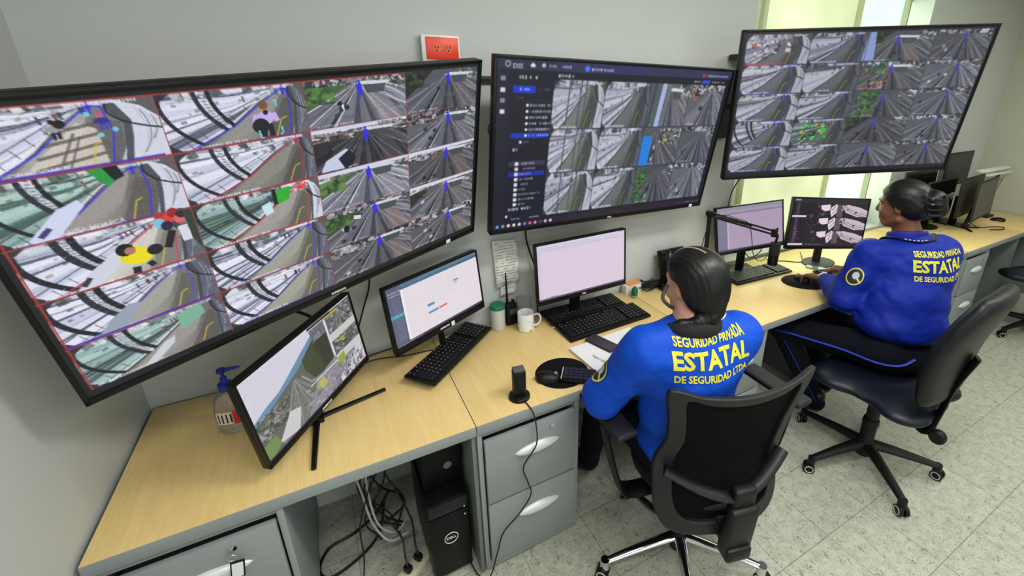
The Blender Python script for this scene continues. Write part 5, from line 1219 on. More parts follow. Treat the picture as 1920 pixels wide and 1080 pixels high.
cable([(0.65, -0.09, Z + 0.004), (0.76, -0.06, Z + 0.004), (0.88, -0.09, Z + 0.004), (1.0, -0.10, Z + 0.004)], 0.003, 'lower of two black cables between tilted monitor and web page monitor')
cable([(1.50, -0.06, 1.31), (1.515, -0.012, 1.18), (1.56, -0.010, 1.02), (1.572, -0.010, 0.88), (1.57, -0.014, Z + 0.012)], 0.0045, 'black cable running down the wall between middle wall screen and mug')
cable([(2.985, -0.10, 1.46), (2.965, -0.012, 1.30), (2.93, -0.012, 1.16), (2.90, -0.015, 0.95), (2.88, -0.02, Z + 0.01)], 0.004, 'twisted black cable from the right wall screen down to the desk')
cable([(1.33, -0.20, 1.78), (1.345, -0.02, 1.72), (1.37, -0.010, 1.66), (1.42, -0.010, 1.62), (1.5, -0.08, 1.60)], 0.0028, 'thin cable arching across the gap between left and middle wall screens')
cable([(3.31, -0.08, Z + 0.02), (3.42, -0.12, Z + 0.004), (3.52, -0.20, Z + 0.004), (3.6, -0.16, Z + 0.004), (3.66, -0.10, Z + 0.02)], 0.003, 'thin cable with a small plug in front of the black and white monitor')
cable([(3.05, -0.02, 0.92), (3.12, -0.05, 0.84), (3.2, -0.04, 0.79), (3.28, -0.05, 0.83), (3.25, -0.06, 0.88)], 0.0035, 'cable loops hanging under the smaller dim monitor')
cable([(5.66, -0.36, 0.80), (5.72, -0.42, Z + 0.006), (5.86, -0.47, Z + 0.006), (5.93, -0.52, Z + 0.006), (5.84, -0.55, Z + 0.006), (5.72, -0.50, Z + 0.006)], 0.004, 'black cable looped on the desk at the V foot of the grey-backed monitor')
cable([(5.20, -0.25, Z + 0.006), (5.28, -0.30, Z + 0.006), (5.42, -0.30, Z + 0.03), (5.5, -0.26, Z + 0.006)], 0.005, 'pale cable curled at the foot of the stored monitors', mat('pale_cable', rgb(150, 152, 150), 0.5))
# folded card / phone stand left of the monitor foot
tag(MB().box((3.52, -0.335, Z + 0.004), (0.075, 0.15, 0.008), r=(0, 0, 0.35), bev=0.003).build('smartphone', mat('grey_phone_glass', rgb(120, 126, 124), 0.15), None), 'greyish smartphone lying in front of the foot of the black and white monitor', 'smartphone')

# ------------------------------------------------------------------ below the desks
t = thing('computer_tower', 'black computer tower on the floor with a round white emblem', 'computer', (0.905, -0.42, 0), 0, 'computer towers under the desk')
MB().box((0, 0, 0.205), (0.158, 0.35, 0.385), bev=0.006).build('case', mat('tower_black', rgb(9, 9, 11), 0.4, spec=0.25), t)
MB().box((0, -0.178, 0.365), (0.150, 0.012, 0.055), bev=0.004).build('drive_bay', mat('tower_bay', rgb(24, 25, 29), 0.4, spec=0.3), t)
MB().box((0, -0.178, 0.175), (0.150, 0.010, 0.31), bev=0.004).build('front_cover', mat('tower_front', rgb(7, 7, 9), 0.4, spec=0.25, bump=0.3, bscale=500), t)
b = MB(); b.tube([(0.026 * math.cos(a), -0.185, 0.21 + 0.026 * math.sin(a)) for a in np.linspace(0, 2 * math.pi, 25)[:-1]], 0.0016, n=6, smooth=0, closed=True); em = b.build('emblem_ring', white_mark, t)
text_obj('emblem_letters', 'DELL', 0.017, white_mark, t, Matrix.Translation((0, -0.1845, 0.21)) @ Matrix.Rotation(math.pi / 2, 4, 'X'), bold=0.0004)
b = MB(); b.cyl((0.060, -0.185, 0.345), (0.060, -0.187, 0.345), 0.003, n=10); b.cyl((0.060, -0.185, 0.305), (0.060, -0.187, 0.305), 0.003, n=10); b.build('port_lights', white_mark, t)
for sx in (-0.06, 0.06):
    for sy in (-0.14, 0.14): MB().box((sx, sy, 0.007), (0.025, 0.03, 0.014), bev=0.002).build('rubber_foot', blackp, t)
t = thing('computer_tower', 'second computer case stacked on the floor tower, grey badge on its dark front', 'computer', (0.912, -0.37, 0.398), 0, 'computer towers under the desk')
MB().box((0, 0, 0.143), (0.150, 0.30, 0.285), bev=0.006).build('case', mat('tower_black', rgb(9, 9, 11), 0.4, spec=0.25), t)
MB().box((0, -0.153, 0.143), (0.144, 0.010, 0.275), bev=0.004).build('front_cover', mat('tower_front', rgb(14, 14, 16), 0.3), t)
b = MB(); b.cyl((0.02, -0.158, 0.10), (0.02, -0.161, 0.10), 0.016, n=24); b.build('badge', mat('badge_grey', rgb(92, 90, 94), 0.5), t)
t = thing('power_strip', 'yellowed white power strip on the floor beside the computer tower', 'power strip', (0.70, -0.55, 0.0), math.radians(33))
MB().box((0, 0, 0.018), (0.32, 0.055, 0.034), bev=0.005).build('body', mat('strip_cream', rgb(206, 200, 176), 0.45), t)
for k in range(5):
    x = -0.12 + k * 0.055; s_ = MB(); s_.box((x - 0.006, 0, 0.0355), (0.003, 0.012, 0.001)); s_.box((x + 0.006, 0, 0.0355), (0.003, 0.012, 0.001)); s_.cyl((x, -0.012, 0.035), (x, -0.012, 0.036), 0.003, n=8); s_.build('socket', blackp, t)
for k, x in enumerate((0.045, 0.10)):
    q = thing('power_plug', ('black plug nearer the middle of the power strip', 'black plug at the tower end of the power strip')[k], 'plug', (0.70 + x * math.cos(0.576), -0.55 + x * math.sin(0.576), 0.037), math.radians(33), 'plugs in the power strip')
    MB().box((0, 0, 0.016), (0.026, 0.032, 0.030), bev=0.006).build('plug_body', blackp, q)
    c_ = MB().tube([(0, 0, 0.03), (0.01, 0.02, 0.06), (0.03, 0.05, 0.12 + 0.05 * k), (0.0, 0.08, 0.24 + 0.1 * k)], 0.004, n=6).build('cord', cabm, q)
cable([(0.72, -0.25, 0.20), (0.66, -0.24, 0.10), (0.56, -0.22, 0.012), (0.46, -0.24, 0.008), (0.42, -0.32, 0.008), (0.46, -0.38, 0.008), (0.58, -0.34, 0.008), (0.66, -0.28, 0.03), (0.70, -0.22, 0.14)], 0.0065, 'thick black cable lying in a wide loop on the floor under the left desk')
for k in range(7):
    r = random.Random(30 + k); x = 0.60 + 0.028 * k
    pts = [(x + r.uniform(-0.03, 0.03), -0.08 - 0.05 * r.random(), 0.66), (x + r.uniform(-0.05, 0.05), -0.12, 0.50), (0.68 + r.uniform(-0.07, 0.07), -0.16, 0.36), (0.66 + r.uniform(-0.08, 0.08), -0.14 - 0.08 * r.random(), 0.22), (0.70 + r.uniform(-0.09, 0.09), -0.20 - 0.1 * r.random(), 0.10), (0.72 + r.uniform(-0.08, 0.05), -0.22 - 0.12 * r.random(), 0.012)]
    tag(MB().tube(pts, 0.0032 + 0.0015 * r.random(), n=6, smooth=5).build('cable', cabm, None), 'black cable of the tangle hanging behind the left desk opening', 'cable', 'tangle of black cables under the left desk')
tag(MB().tube([(0.56, -0.32, 0.70), (0.585, -0.36, 0.58), (0.62, -0.40, 0.42), (0.64, -0.42, 0.25), (0.69, -0.44, 0.14), (0.76, -0.42, 0.12), (0.80, -0.38, 0.05)], 0.0045, n=7, smooth=5).build('cable', mat('light_grey_cable', rgb(168, 160, 166), 0.5), None), 'left of the two light grey cables hanging below the left desk', 'cable')
tag(MB().tube([(0.66, -0.33, 0.70), (0.655, -0.36, 0.56), (0.645, -0.40, 0.40), (0.66, -0.43, 0.24), (0.72, -0.42, 0.15), (0.78, -0.36, 0.14)], 0.0045, n=7, smooth=5).build('cable', mat('light_grey_cable', rgb(168, 160, 166), 0.5), None), 'right of the two light grey cables hanging below the left desk', 'cable')
cable([(0.655, -0.40, 0.70), (0.665, -0.44, 0.5), (0.60, -0.46, 0.3), (0.59, -0.44, 0.1), (0.56, -0.50, 0.010), (0.50, -0.56, 0.008)], 0.003, 'thin black cable trailing to the floor left of the power strip')
tag(MB().box((0.42, -0.30, 0.69), (0.16, 0.05, 0.022), r=(0, 0, 0.1), bev=0.003).build('cable_tray', mat('tray_grey', rgb(120, 124, 120), 0.5), None), 'short grey tray fixed under the top of the left desk', 'tray')
# key in the left pedestal lock with a dark tag
t = thing('key', 'key with a black and white tag hanging in the lock of the left drawer', 'key', (0.295, -DD - 0.012, 0.642))
b = MB(); b.box((0, -0.010, 0), (0.003, 0.022, 0.012), bev=0.001); b.tube([(0, -0.022 , 0.009 * math.sin(a) - 0.006) if False else (0.010 * math.cos(a), -0.024, 0.010 * math.sin(a) - 0.008) for a in np.linspace(0, 2 * math.pi, 17)[:-1]], 0.0012, n=6, smooth=0, closed=True); b.build('key_bow', chrome, t)
MB().box((0.004, -0.026, -0.052), (0.034, 0.004, 0.062), r=(0, 0.15, 0), bev=0.002).build('tag_frame', blackp, t)
MB().box((0.004, -0.0288, -0.052), (0.026, 0.001, 0.050), r=(0, 0.15, 0)).build('tag_paper', mat('tag_white', rgb(220, 222, 224), 0.6), t)
# ------------------------------------------------------------------ office chairs
caster_ring = mat('caster_ring', rgb(168, 170, 168), 0.4)
def star_base(t, m, a0, L=0.315, zc=0.10, caster=True, slim=False):
    for k in range(5):
        a = math.radians(a0 + 72 * k); d = Vector((math.cos(a), math.sin(a), 0)); s_ = Vector((-d.y, d.x, 0))
        b = MB(); rings = []; n = 8
        for i in range(n + 1):
            u = i / n; c = d * (0.03 + (L - 0.03) * u); z = zc + 0.012 - 0.035 * u ** 1.4
            w = (0.030 - 0.012 * u) * (0.8 if slim else 1.05); h = (0.022 - 0.010 * u) * (0.8 if slim else 1.2)
            rings.append([tuple(c + s_ * w * math.cos(q) + Vector((0, 0, z + h * math.sin(q)))) for q in [2 * math.pi * j / 10 for j in range(10)]])
        b.loft(rings); b.cyl(d * L + Vector((0, 0, 0.052)), d * L + Vector((0, 0, zc - 0.012)), 0.020, 0.018, n=14)
        leg = b.build('leg', m, t)
        if caster:
            c = d * (L + 0.008); w_ = MB(); ax = s_ if k % 2 else (s_ * 0.8 + d * 0.6).normalized()
            for sg in (-1, 1): w_.cyl(c + ax * sg * 0.006 + Vector((0, 0, 0.027)), c + ax * sg * 0.022 + Vector((0, 0, 0.027)), 0.0265, n=20)
            w_.box(tuple(c + Vector((0, 0, 0.042))), (0.03, 0.03, 0.024), bev=0.006)
            cw = w_.build('caster', blackp, t)
            r_ = MB()
            for sg in (-1, 1): 
                q = [c + ax * sg * 0.0225 + Vector((0, 0, 0.027)) + (ax.cross(Vector((0, 0, 1))) * math.cos(g) + Vector((0, 0, 1)) * math.sin(g)) * 0.0185 for g in np.linspace(0, 2 * math.pi, 21)[:-1]]
                r_.tube(q, 0.0028, n=6, smooth=0, closed=True)
            r_.build('caster_ring', caster_ring, cw)
vinyl = mat('dark_vinyl', rgb(17, 19, 22), 0.40, spec=0.4, bump=0.15, bscale=500)
vinyl_navy = mat('navy_vinyl', rgb(12, 17, 30), 0.38, spec=0.4, bump=0.15, bscale=500)
chair_pl = mat('chair_plastic', rgb(11, 12, 14), 0.45, spec=0.35)
frame_pl = mat('chair_frame_plastic', rgb(22, 24, 26), 0.5, bump=0.1, bscale=700)
# --- mesh-back chair of the first guard
ch1 = thing('office_chair', 'black mesh-back office chair with chrome star base, first guard sitting in it', 'office chair', (1.76, -0.975, 0), math.radians(-15))
star_base(ch1, chrome, 182, L=0.33, zc=0.105, slim=True)
b = MB(); b.lathe([(0, 0.06), (0.036, 0.06), (0.04, 0.12), (0.028, 0.135), (0.028, 0.22), (0.018, 0.225), (0.018, 0.40), (0, 0.40)]); b.build('gas_column', chair_pl, ch1)
b = MB(); b.box((0.04, 0.0, 0.405), (0.20, 0.26, 0.05), bev=0.015); b.box((0.07, -0.12, 0.395), (0.10, 0.16, 0.05), bev=0.012); b.build('mechanism', chair_pl, ch1)
s_ = SDF((-0.26, -0.24, 0.36), (0.40, 0.38, 0.56), 0.009)
s_.ell((0.07, 0.075, 0.455), (0.26, 0.26, 0.045), k=0); s_.ell((0.07, 0.28, 0.445), (0.22, 0.07, 0.045), k=0.04); s_.build('seat', mat('black_cloth', rgb(20, 20, 23), 0.8, bump=0.3, bscale=700), ch1)
def bf(u, z):  # depth of the back shell: wraps round the sitter, leans back at the top
    base = np.interp(z, [0.34, 0.48, 0.62, 0.8, 1.02], [-0.190, -0.175, -0.150, -0.165, -0.205])
    return base + 0.75 * (u - 0.075) ** 2
OUT = [(-0.1964, 0.987), (-0.094, 0.964), (0.018, 0.952), (0.078, 0.95), (0.138, 0.952), (0.25, 0.964), (0.3524, 0.987), (0.338, 0.872), (0.31, 0.772), (0.286, 0.672), (0.282, 0.56), (0.2836, 0.4725), (0.262, 0.4037), (0.194, 0.3662), (0.078, 0.3537), (-0.103, 0.3662), (-0.171, 0.4037), (-0.199, 0.4725), (-0.203, 0.56), (-0.203, 0.672), (-0.1732, 0.772), (-0.182, 0.872)]
def inset(P, d, dt=None):
    c = np.array([0.078, 0.712]); out = []
    for (u, z) in P:
        v = np.array([u, z]) - c; out.append((c[0] + v[0] * (1 - d / 0.235), c[1] + v[1] * (1 - (dt or d) / 0.28)))
    return out
def ring_pts(P, k=3, off=0.0):
    v = catmull([Vector((u, 0, z)) for u, z in P], k, True)
    return [(q.x, float(bf(q.x, q.z)) + off, q.z) for q in v]
Oo = ring_pts(OUT); Oi = ring_pts(inset(OUT, 0.052, 0.042))
b = MB(); n = len(Oo); V = []
for P_, o_ in ((Oo, -0.011), (Oi, -0.011), (Oi, 0.011), (Oo, 0.011)): V += [(p[0], p[1] + o_, p[2]) for p in P_]
F = []
for i in range(n):
    j = (i + 1) % n
    for r_ in range(4): q = (r_ + 1) % 4; F.append((r_ * n + i, r_ * n + j, q * n + j, q * n + i))
b.face(V, F); fr_ = b.build('back_frame', frame_pl, ch1); bv = fr_.modifiers.new('bevel', 'BEVEL'); bv.width = 0.005; bv.segments = 2; bv.limit_method = 'ANGLE'
b = MB(); c0 = (0.078, 0.712); V = []; F = []; K = 8
for r_ in range(K + 1):
    s0 = 1 - r_ / (K + 0.0) * 0.97
    for p in ring_pts(inset(OUT, 0.05, 0.04)):
        u = c0[0] + (p[0] - c0[0]) * s0; z = c0[1] + (p[2] - c0[1]) * s0; V.append((u, float(bf(u, z)) + 0.006, z))
for r_ in range(K):
    for i in range(n):
        j = (i + 1) % n; F.append((r_ * n + i, r_ * n + j, (r_ + 1) * n + j, (r_ + 1) * n + i))
F.append(tuple(K * n + i for i in range(n)))
b.face(V, F); b.build('back_mesh', mat('mesh_fabric', rgb(8, 8, 10), 0.85, spec=0.15, bump=0.6, bscale=900), ch1)
b = MB(); pts = []
for i in range(13):
    w_ = -1 + 2 * i / 12; u = 0.050 + 0.228 * w_; z = 0.565 + 0.085 * abs(w_) ** 1.5; pts.append((u, float(bf(u, z)) - 0.030 - 0.035 * (1 - w_ * w_), z))
b.tube(pts, 0.026, n=10, smooth=2, rx=0.011); b.build('lumbar_bar', chair_pl, ch1)
b = MB(); R_ = Matrix.Rotation(math.radians(4), 4, 'X')
b.box((0.075, -0.225, 0.475), (0.088, 0.042, 0.27), r=R_, bev=0.012, seg=3); b.box((0.075, -0.240, 0.425), (0.112, 0.045, 0.22), r=R_, bev=0.014, seg=3); b.box((0.075, -0.235, 0.325), (0.10, 0.07, 0.06), bev=0.012)
b.box((0.075, -0.13, 0.345), (0.08, 0.22, 0.04), bev=0.01); b.build('spine', chair_pl, ch1)
for sg in (-1, 1):
    b = MB(); ux = 0.045 + sg * 0.385
    b.tube([(0.06 + sg * 0.18, 0.02, 0.405), (0.05 + sg * 0.30, 0.02, 0.41), (0.05 + sg * 0.345, 0.02, 0.50), (ux, 0.02, 0.69), (ux, 0.03, 0.726)], 0.042, n=10, smooth=4, rx=0.012); b.build('arm_post', chair_pl, ch1)
    b = MB(); b.box((ux - 0.02 * sg, 0.075, 0.741), (0.085, 0.28, 0.026), r=(0, 0, math.radians(14)), bev=0.011, seg=3); b.build('armrest', mat('armrest_pad', rgb(14, 15, 22), 0.55, bump=0.6, bscale=260), ch1)
# --- low-back vinyl chairs
def vinyl_chair(label, loc, yaw, a0):
    t = thing('office_chair', label, 'office chair', loc, yaw)
    star_base(t, chair_pl, a0 - math.degrees(yaw), L=0.33)
    b = MB(); b.lathe([(0, 0.05), (0.040, 0.05), (0.044, 0.135), (0.034, 0.15), (0.034, 0.24), (0.040, 0.245), (0.036, 0.27), (0.030, 0.275), (0.030, 0.41), (0, 0.41)]); b.build('gas_column', chair_pl, t)
    b = MB(); b.box((0.06, 0.02, 0.415), (0.18, 0.22, 0.035), bev=0.01); b.tube([(0.16, -0.02, 0.41), (0.26, -0.03, 0.405)], 0.006, n=8, smooth=0); b.cyl((0.26, -0.03, 0.405), (0.29, -0.03, 0.405), 0.012); b.build('mechanism', chair_pl, t)
    s_ = SDF((-0.24, -0.30, 0.38), (0.38, 0.38, 0.56), 0.009)
    for (x, y) in ((-0.10, -0.13), (0.24, -0.13), (-0.10, 0.17), (0.24, 0.17)): s_.ell((x, y, 0.465), (0.115, 0.12, 0.042), k=0.02)
    s_.ell((0.07, 0.02, 0.465), (0.255, 0.27, 0.047), k=0.03); s_.build('seat', vinyl_navy, t)
    s_ = SDF((-0.26, -0.44, 0.44), (0.40, -0.10, 1.20), 0.010)
    for i in range(15):
        u = i / 14; z = 0.575 + 0.49 * u; w = 0.185 + 0.030 * math.sin(math.pi * u * 0.9 + 0.35) - 0.05 * max(0, u - 0.8) * 5 * 0.4; y = -0.225 - 0.075 * u ** 1.3 + 0.02 * math.sin(math.pi * u)
        for q in np.linspace(-w, w, 15): s_.cap((0.035 + q, y + 0.5 * q * q, z), (0.035 + q + 0.02, y + 0.5 * q * q, z + 0.01), 0.034 * (1 - 0.30 * (abs(q) / w) ** 3) * (1 - 0.2 * (abs(u - 0.5) * 2) ** 4), k=0.03)
    s_.disp(lambda X, Y, Zz: 0.0025 * np.maximum(0, np.sin(Zz * 150 + X * 14 + 2 * np.sin(X * 20))) * np.clip((0.72 - Zz) / 0.06, 0, 1)); s_.build('backrest', vinyl, t, smooth=7)
    b = MB(); b.tube([(0.02, -0.300, 0.80), (0.0, -0.262, 0.64), (0.0, -0.245, 0.48), (0.0, -0.225, 0.37), (0.03, -0.16, 0.365), (0.05, -0.03, 0.395)], 0.030, n=10, smooth=4, rx=0.010); b.build('back_bar', chair_pl, t)
    b = MB(); b.lathe([(0, 0), (0.03, 0.0), (0.034, 0.012), (0.034, 0.03), (0.028, 0.04), (0, 0.042)]); b.xf(Matrix.Translation((0.0, -0.27, 0.37)) @ Matrix.Rotation(-math.pi / 2, 4, 'Y')); b.build('knob', chair_pl, t)
    return t
ch2 = vinyl_chair('low-back dark vinyl office chair with black star base, second guard sitting in it', (3.00, -1.06, 0), math.radians(3), 165)
ch3 = vinyl_chair('empty navy vinyl office chair cut off by the right edge of the photo', (5.66, -0.98, 0), math.radians(-12), 165)
# ------------------------------------------------------------------ people
def fr(yaw, pitch=0.0, roll=0.0):
    """columns: right, forward, up"""
    return np.array(Matrix.Rotation(yaw, 3, 'Z') @ Matrix.Rotation(pitch, 3, 'X') @ Matrix.Rotation(roll, 3, 'Y'))
def hand(s_, wrist, direc, up, side, curl=0.5, spread=0.12, sc=1.0):
    """palm, four unequal bent fingers, thumb from the side of the palm; side=+1 thumb towards direc x up"""
    w = np.array(wrist, float); d = np.array(direc, float); d /= np.linalg.norm(d); up = np.array(up, float); up -= d * (up @ d); up /= np.linalg.norm(up)
    sd = np.cross(d, up) * side
    s_.cap(w - d * 0.03, w + d * 0.012, 0.025 * sc, 0.024 * sc, k=0.012, flat=(up, 0.78))
    for a in (-0.026, -0.009, 0.009, 0.026): s_.cap(w + d * 0.015 + sd * a * 0.7, w + d * 0.082 * sc + sd * a, 0.0145 * sc, 0.0125 * sc, k=0.010)
    L = {0.029: (0.036, 0.022, 0.018), 0.010: (0.041, 0.026, 0.019), -0.010: (0.038, 0.024, 0.018), -0.029: (0.030, 0.018, 0.016)}
    for a, (l1, l2, l3) in L.items():
        p = w + d * (0.085 - 0.06 * abs(a)) * sc + sd * a; dd = d + sd * a * spread * 8; dd /= np.linalg.norm(dd); ang = 0.15
        for l, r1, r2, c in ((l1, 0.0096, 0.0088, curl * 0.55), (l2, 0.0088, 0.0080, curl * 0.9), (l3, 0.0080, 0.0068, curl * 0.6)):
            ang += c; v = dd * math.cos(ang) - up * math.sin(ang); q = p + v * l * sc; s_.cap(p, q, r1 * sc, r2 * sc, k=0.003); p = q
    p = w + d * 0.020 + sd * 0.020 - up * 0.006; q = p + (d * 0.62 + sd * 0.72 - up * 0.25) * 0.040; r_ = q + (d * 0.88 + sd * 0.30 - up * 0.30) * 0.032; e_ = r_ + (d * 0.93 + sd * 0.0 - up * 0.35) * 0.024
    s_.cap(p, q, 0.0150 * sc, 0.0118 * sc, k=0.010); s_.cap(q, r_, 0.0112 * sc, 0.0098 * sc, k=0.004); s_.cap(r_, e_, 0.0098 * sc, 0.0080 * sc, k=0.003)
def head(s_, H, R, sc=1.0):
    T = lambda x, y, z: np.array(H) + R @ (np.array([x, y, z]) * sc)
    s_.ell(T(0, -0.012, 0.022), np.array((0.076, 0.094, 0.086)) * sc, R, k=0.0)
    s_.ell(T(0, 0.028, -0.030), np.array((0.064, 0.066, 0.080)) * sc, R, k=0.03)
    s_.ell(T(0, 0.060, -0.092), np.array((0.030, 0.026, 0.022)) * sc, R, k=0.03)
    for sg in (-1, 1):
        s_.ell(T(sg * 0.042, 0.058, -0.038), np.array((0.024, 0.022, 0.024)) * sc, R, k=0.02)
        s_.cap(T(sg * 0.012, 0.083, 0.022), T(sg * 0.048, 0.068, 0.018), 0.009 * sc, k=0.014)
        s_.ell(T(sg * 0.031, 0.088, 0.000), np.array((0.015, 0.012, 0.010)) * sc, R, k=0.010, op='d')
        s_.cap(T(sg * 0.056, 0.0, -0.072), T(sg * 0.030, 0.052, -0.096), 0.014 * sc, k=0.02)
        s_.ell(T(sg * 0.077, -0.010, -0.014), np.array((0.008, 0.018, 0.031)) * sc, R @ rotm('Y', sg * 12) @ rotm('Z', -sg * 18), k=0.006)
        s_.ell(T(sg * 0.085, -0.006, -0.012), np.array((0.005, 0.009, 0.018)) * sc, R, k=0.005, op='d')
        s_.ell(T(sg * 0.010, 0.098, -0.032), np.array((0.008, 0.009, 0.007)) * sc, R, k=0.006)
    s_.cap(T(0, 0.084, 0.014), T(0, 0.104, -0.026), 0.008 * sc, 0.011 * sc, k=0.010)
    s_.cap(T(-0.018, 0.086, -0.060), T(0.018, 0.086, -0.060), 0.0065 * sc, k=0.006); s_.cap(T(-0.016, 0.084, -0.071), T(0.016, 0.084, -0.071), 0.0075 * sc, k=0.006)
    s_.cap(T(-0.020, 0.096, -0.0655), T(0.020, 0.096, -0.0655), 0.0022 * sc, k=0.003, op='d')
    return T
def folds(seed, amp=0.004):
    r = np.random.RandomState(seed); K = r.randn(7, 3) * 22; K[:, 2] *= 1.2; ph = r.rand(7) * 6
    def f(X, Y, Zz):
        wx = X + 0.02 * np.sin(18 * Y + 11 * Zz + ph[0]); wz = Zz + 0.02 * np.sin(16 * X - 9 * Y + ph[1]); d = 0
        for k in range(7): d = d + (1 - 2 * np.abs(np.sin((K[k, 0] * wx + K[k, 1] * Y + K[k, 2] * wz) * 0.5 + ph[k]))) * (0.5 if k < 3 else 0.3)
        return (amp * d).astype(np.float32)
    return f
def snap(tree, p, direc, off):
    h = tree.ray_cast(Vector(p), Vector(direc))
    if h[0] is None:
        h = tree.find_nearest(Vector(p))
    n = h[1]
    if n.dot(Vector(direc)) > 0: n = -n
    return h[0] + n * off
def treeof(o):
    me = o.data; return BVHTree.FromPolygons([tuple(v.co) for v in me.vertices], [tuple(p.vertices) for p in me.polygons])
def lay(name, me, Mx, tree, direc, off, m, parent, maxe=0.006):
    """a flat outline laid on a curved surface, every vertex dropped along direc"""
    me.transform(Mx); bm = bmesh.new(); bm.from_mesh(me)
    bmesh.ops.triangulate(bm, faces=bm.faces[:])
    for _ in range(3):
        es = [e for e in bm.edges if e.calc_length() > maxe]
        if es: bmesh.ops.subdivide_edges(bm, edges=es, cuts=1); bmesh.ops.triangulate(bm, faces=bm.faces[:])
    for v in bm.verts: v.co = snap(tree, v.co, direc, off)
    bmesh.ops.recalc_face_normals(bm, faces=bm.faces[:])
    bm.to_mesh(me); bm.free(); me.materials.clear(); me.materials.append(m)
    o = bpy.data.objects.new(name, me); COL.objects.link(o); o.parent = parent
    return o
def fit_text(txt, width, height, bold):
    me = text_mesh(txt, 1.0, bold=bold, res=2); V = np.array([v.co[:] for v in me.vertices]); lo, hi = V.min(0), V.max(0)
    me.transform(Matrix.Diagonal((width / (hi[0] - lo[0]), height / (hi[1] - lo[1]), 1, 1)) @ Matrix.Translation((-(lo[0] + hi[0]) / 2, -(lo[1] + hi[1]) / 2, 0)))
    return me
yellow = mat('yellow_print', rgb(206, 200, 52), 0.6); jacket_m = {}
def back_print(tree, parent, c, R, w):
    """three yellow lines on the back; c is a point behind the back, R columns right/forward/up"""
    right, fwd, up = (Vector(R[:, i]) for i in range(3))
    Mx = frame(right, up, -fwd); 
    for txt, dz, ww, hh, bo in (('SEGURIDAD PRIVADA', 0.066, w * 0.93, 0.026, 0.030), ('ESTATAL', 0.012, w, 0.058, 0.035), ('DE SEGURIDAD LTDA.', -0.046, w * 0.98, 0.026, 0.030)):
        me = fit_text(txt, ww, hh, bo); lay('back_print', me, Matrix.Translation(Vector(c) + up * dz) @ Mx, tree, fwd, 0.0022, yellow, parent)
def disc_mesh(rx, ry, n=28, hole=0.0, shift=0.0):
    bm = bmesh.new(); a = [bm.verts.new((rx * math.cos(t) , ry * math.sin(t) - shift * abs(math.cos(t)), 0)) for t in np.linspace(0, 2 * math.pi, n + 1)[:-1]]
    if hole:
        b = [bm.verts.new((v.co.x * hole, v.co.y * hole, 0)) for v in a]
        for i in range(n): j = (i + 1) % n; bm.faces.new((a[i], a[j], b[j], b[i]))
    else:
        K = [a]
        for s in (0.66, 0.33): K.append([bm.verts.new((v.co.x * s, v.co.y * s, 0)) for v in a])
        for A, B in zip(K, K[1:]):
            for i in range(n): j = (i + 1) % n; bm.faces.new((A[i], A[j], B[j], B[i]))
        bm.faces.new(K[-1])
    me = bpy.data.meshes.new('e'); bm.to_mesh(me); bm.free(); return me
def emblem(tree, parent, c, out, up):
    out = Vector(out).normalized(); up = Vector(up); up = (up - out * up.dot(out)).normalized(); rt = up.cross(out); B = Matrix.Translation(Vector(c) + out * 0.12) @ frame(rt, up, out)
    e = lay('sleeve_emblem', disc_mesh(0.033, 0.042), B, tree, -out, 0.0022, mat('emblem_dark', rgb(24, 28, 40), 0.6), parent)
    lay('emblem_border', disc_mesh(0.037, 0.047, hole=0.86), B, tree, -out, 0.0030, mat('emblem_yellow', rgb(206, 200, 96), 0.6), e)
    lay('emblem_centre', disc_mesh(0.015, 0.019), B @ Matrix.Translation((0.002, 0.006, 0)), tree, -out, 0.0034, mat('emblem_silver', rgb(170, 178, 196), 0.5), e)
    lay('emblem_ribbon', disc_mesh(0.004, 0.026), B @ Matrix.Rotation(0.9, 4, 'Z') @ Matrix.Translation((0.004, -0.016, 0)), tree, -out, 0.0034, mat('emblem_yellow', rgb(206, 200, 96), 0.6), e)
hairm = bpy.data.materials.new('black_hair'); hairm.use_nodes = True; nt = hairm.node_tree; b = nt.nodes['Principled BSDF']
b.inputs['Base Color'].default_value = rgb(7, 6, 6); b.inputs['Roughness'].default_value = 0.42; b.inputs['Specular IOR Level'].default_value = 0.36
b.inputs['Anisotropic'].default_value = 0.4
tc = nt.nodes.new('ShaderNodeTexCoord'); mp = nt.nodes.new('ShaderNodeMapping'); mp.inputs['Scale'].default_value = (240, 18, 60); nz = nt.nodes.new('ShaderNodeTexNoise'); nz.inputs['Scale'].default_value = 1; nz.inputs['Detail'].default_value = 3
bp = nt.nodes.new('ShaderNodeBump'); bp.inputs['Strength'].default_value = 0.35; bp.inputs['Distance'].default_value = 0.003
nt.links.new(tc.outputs['Object'], mp.inputs['Vector']); nt.links.new(mp.outputs['Vector'], nz.inputs['Vector']); nt.links.new(nz.outputs['Fac'], bp.inputs['Height']); nt.links.new(bp.outputs['Normal'], b.inputs['Normal'])
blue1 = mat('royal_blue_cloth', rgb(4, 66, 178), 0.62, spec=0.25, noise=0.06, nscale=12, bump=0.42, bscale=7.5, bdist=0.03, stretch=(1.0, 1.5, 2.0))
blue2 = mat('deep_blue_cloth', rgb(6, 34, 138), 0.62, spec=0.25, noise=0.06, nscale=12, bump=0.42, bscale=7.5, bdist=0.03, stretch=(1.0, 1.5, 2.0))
navy = mat('navy_trouser_cloth', rgb(8, 10, 20), 0.85, spec=0.2, bump=0.2, bscale=500)
shoe_m = mat('black_leather', rgb(16, 16, 18), 0.35)
black_cloth = mat('black_collar_cloth', rgb(15, 15, 18), 0.85, bump=0.3, bscale=400)

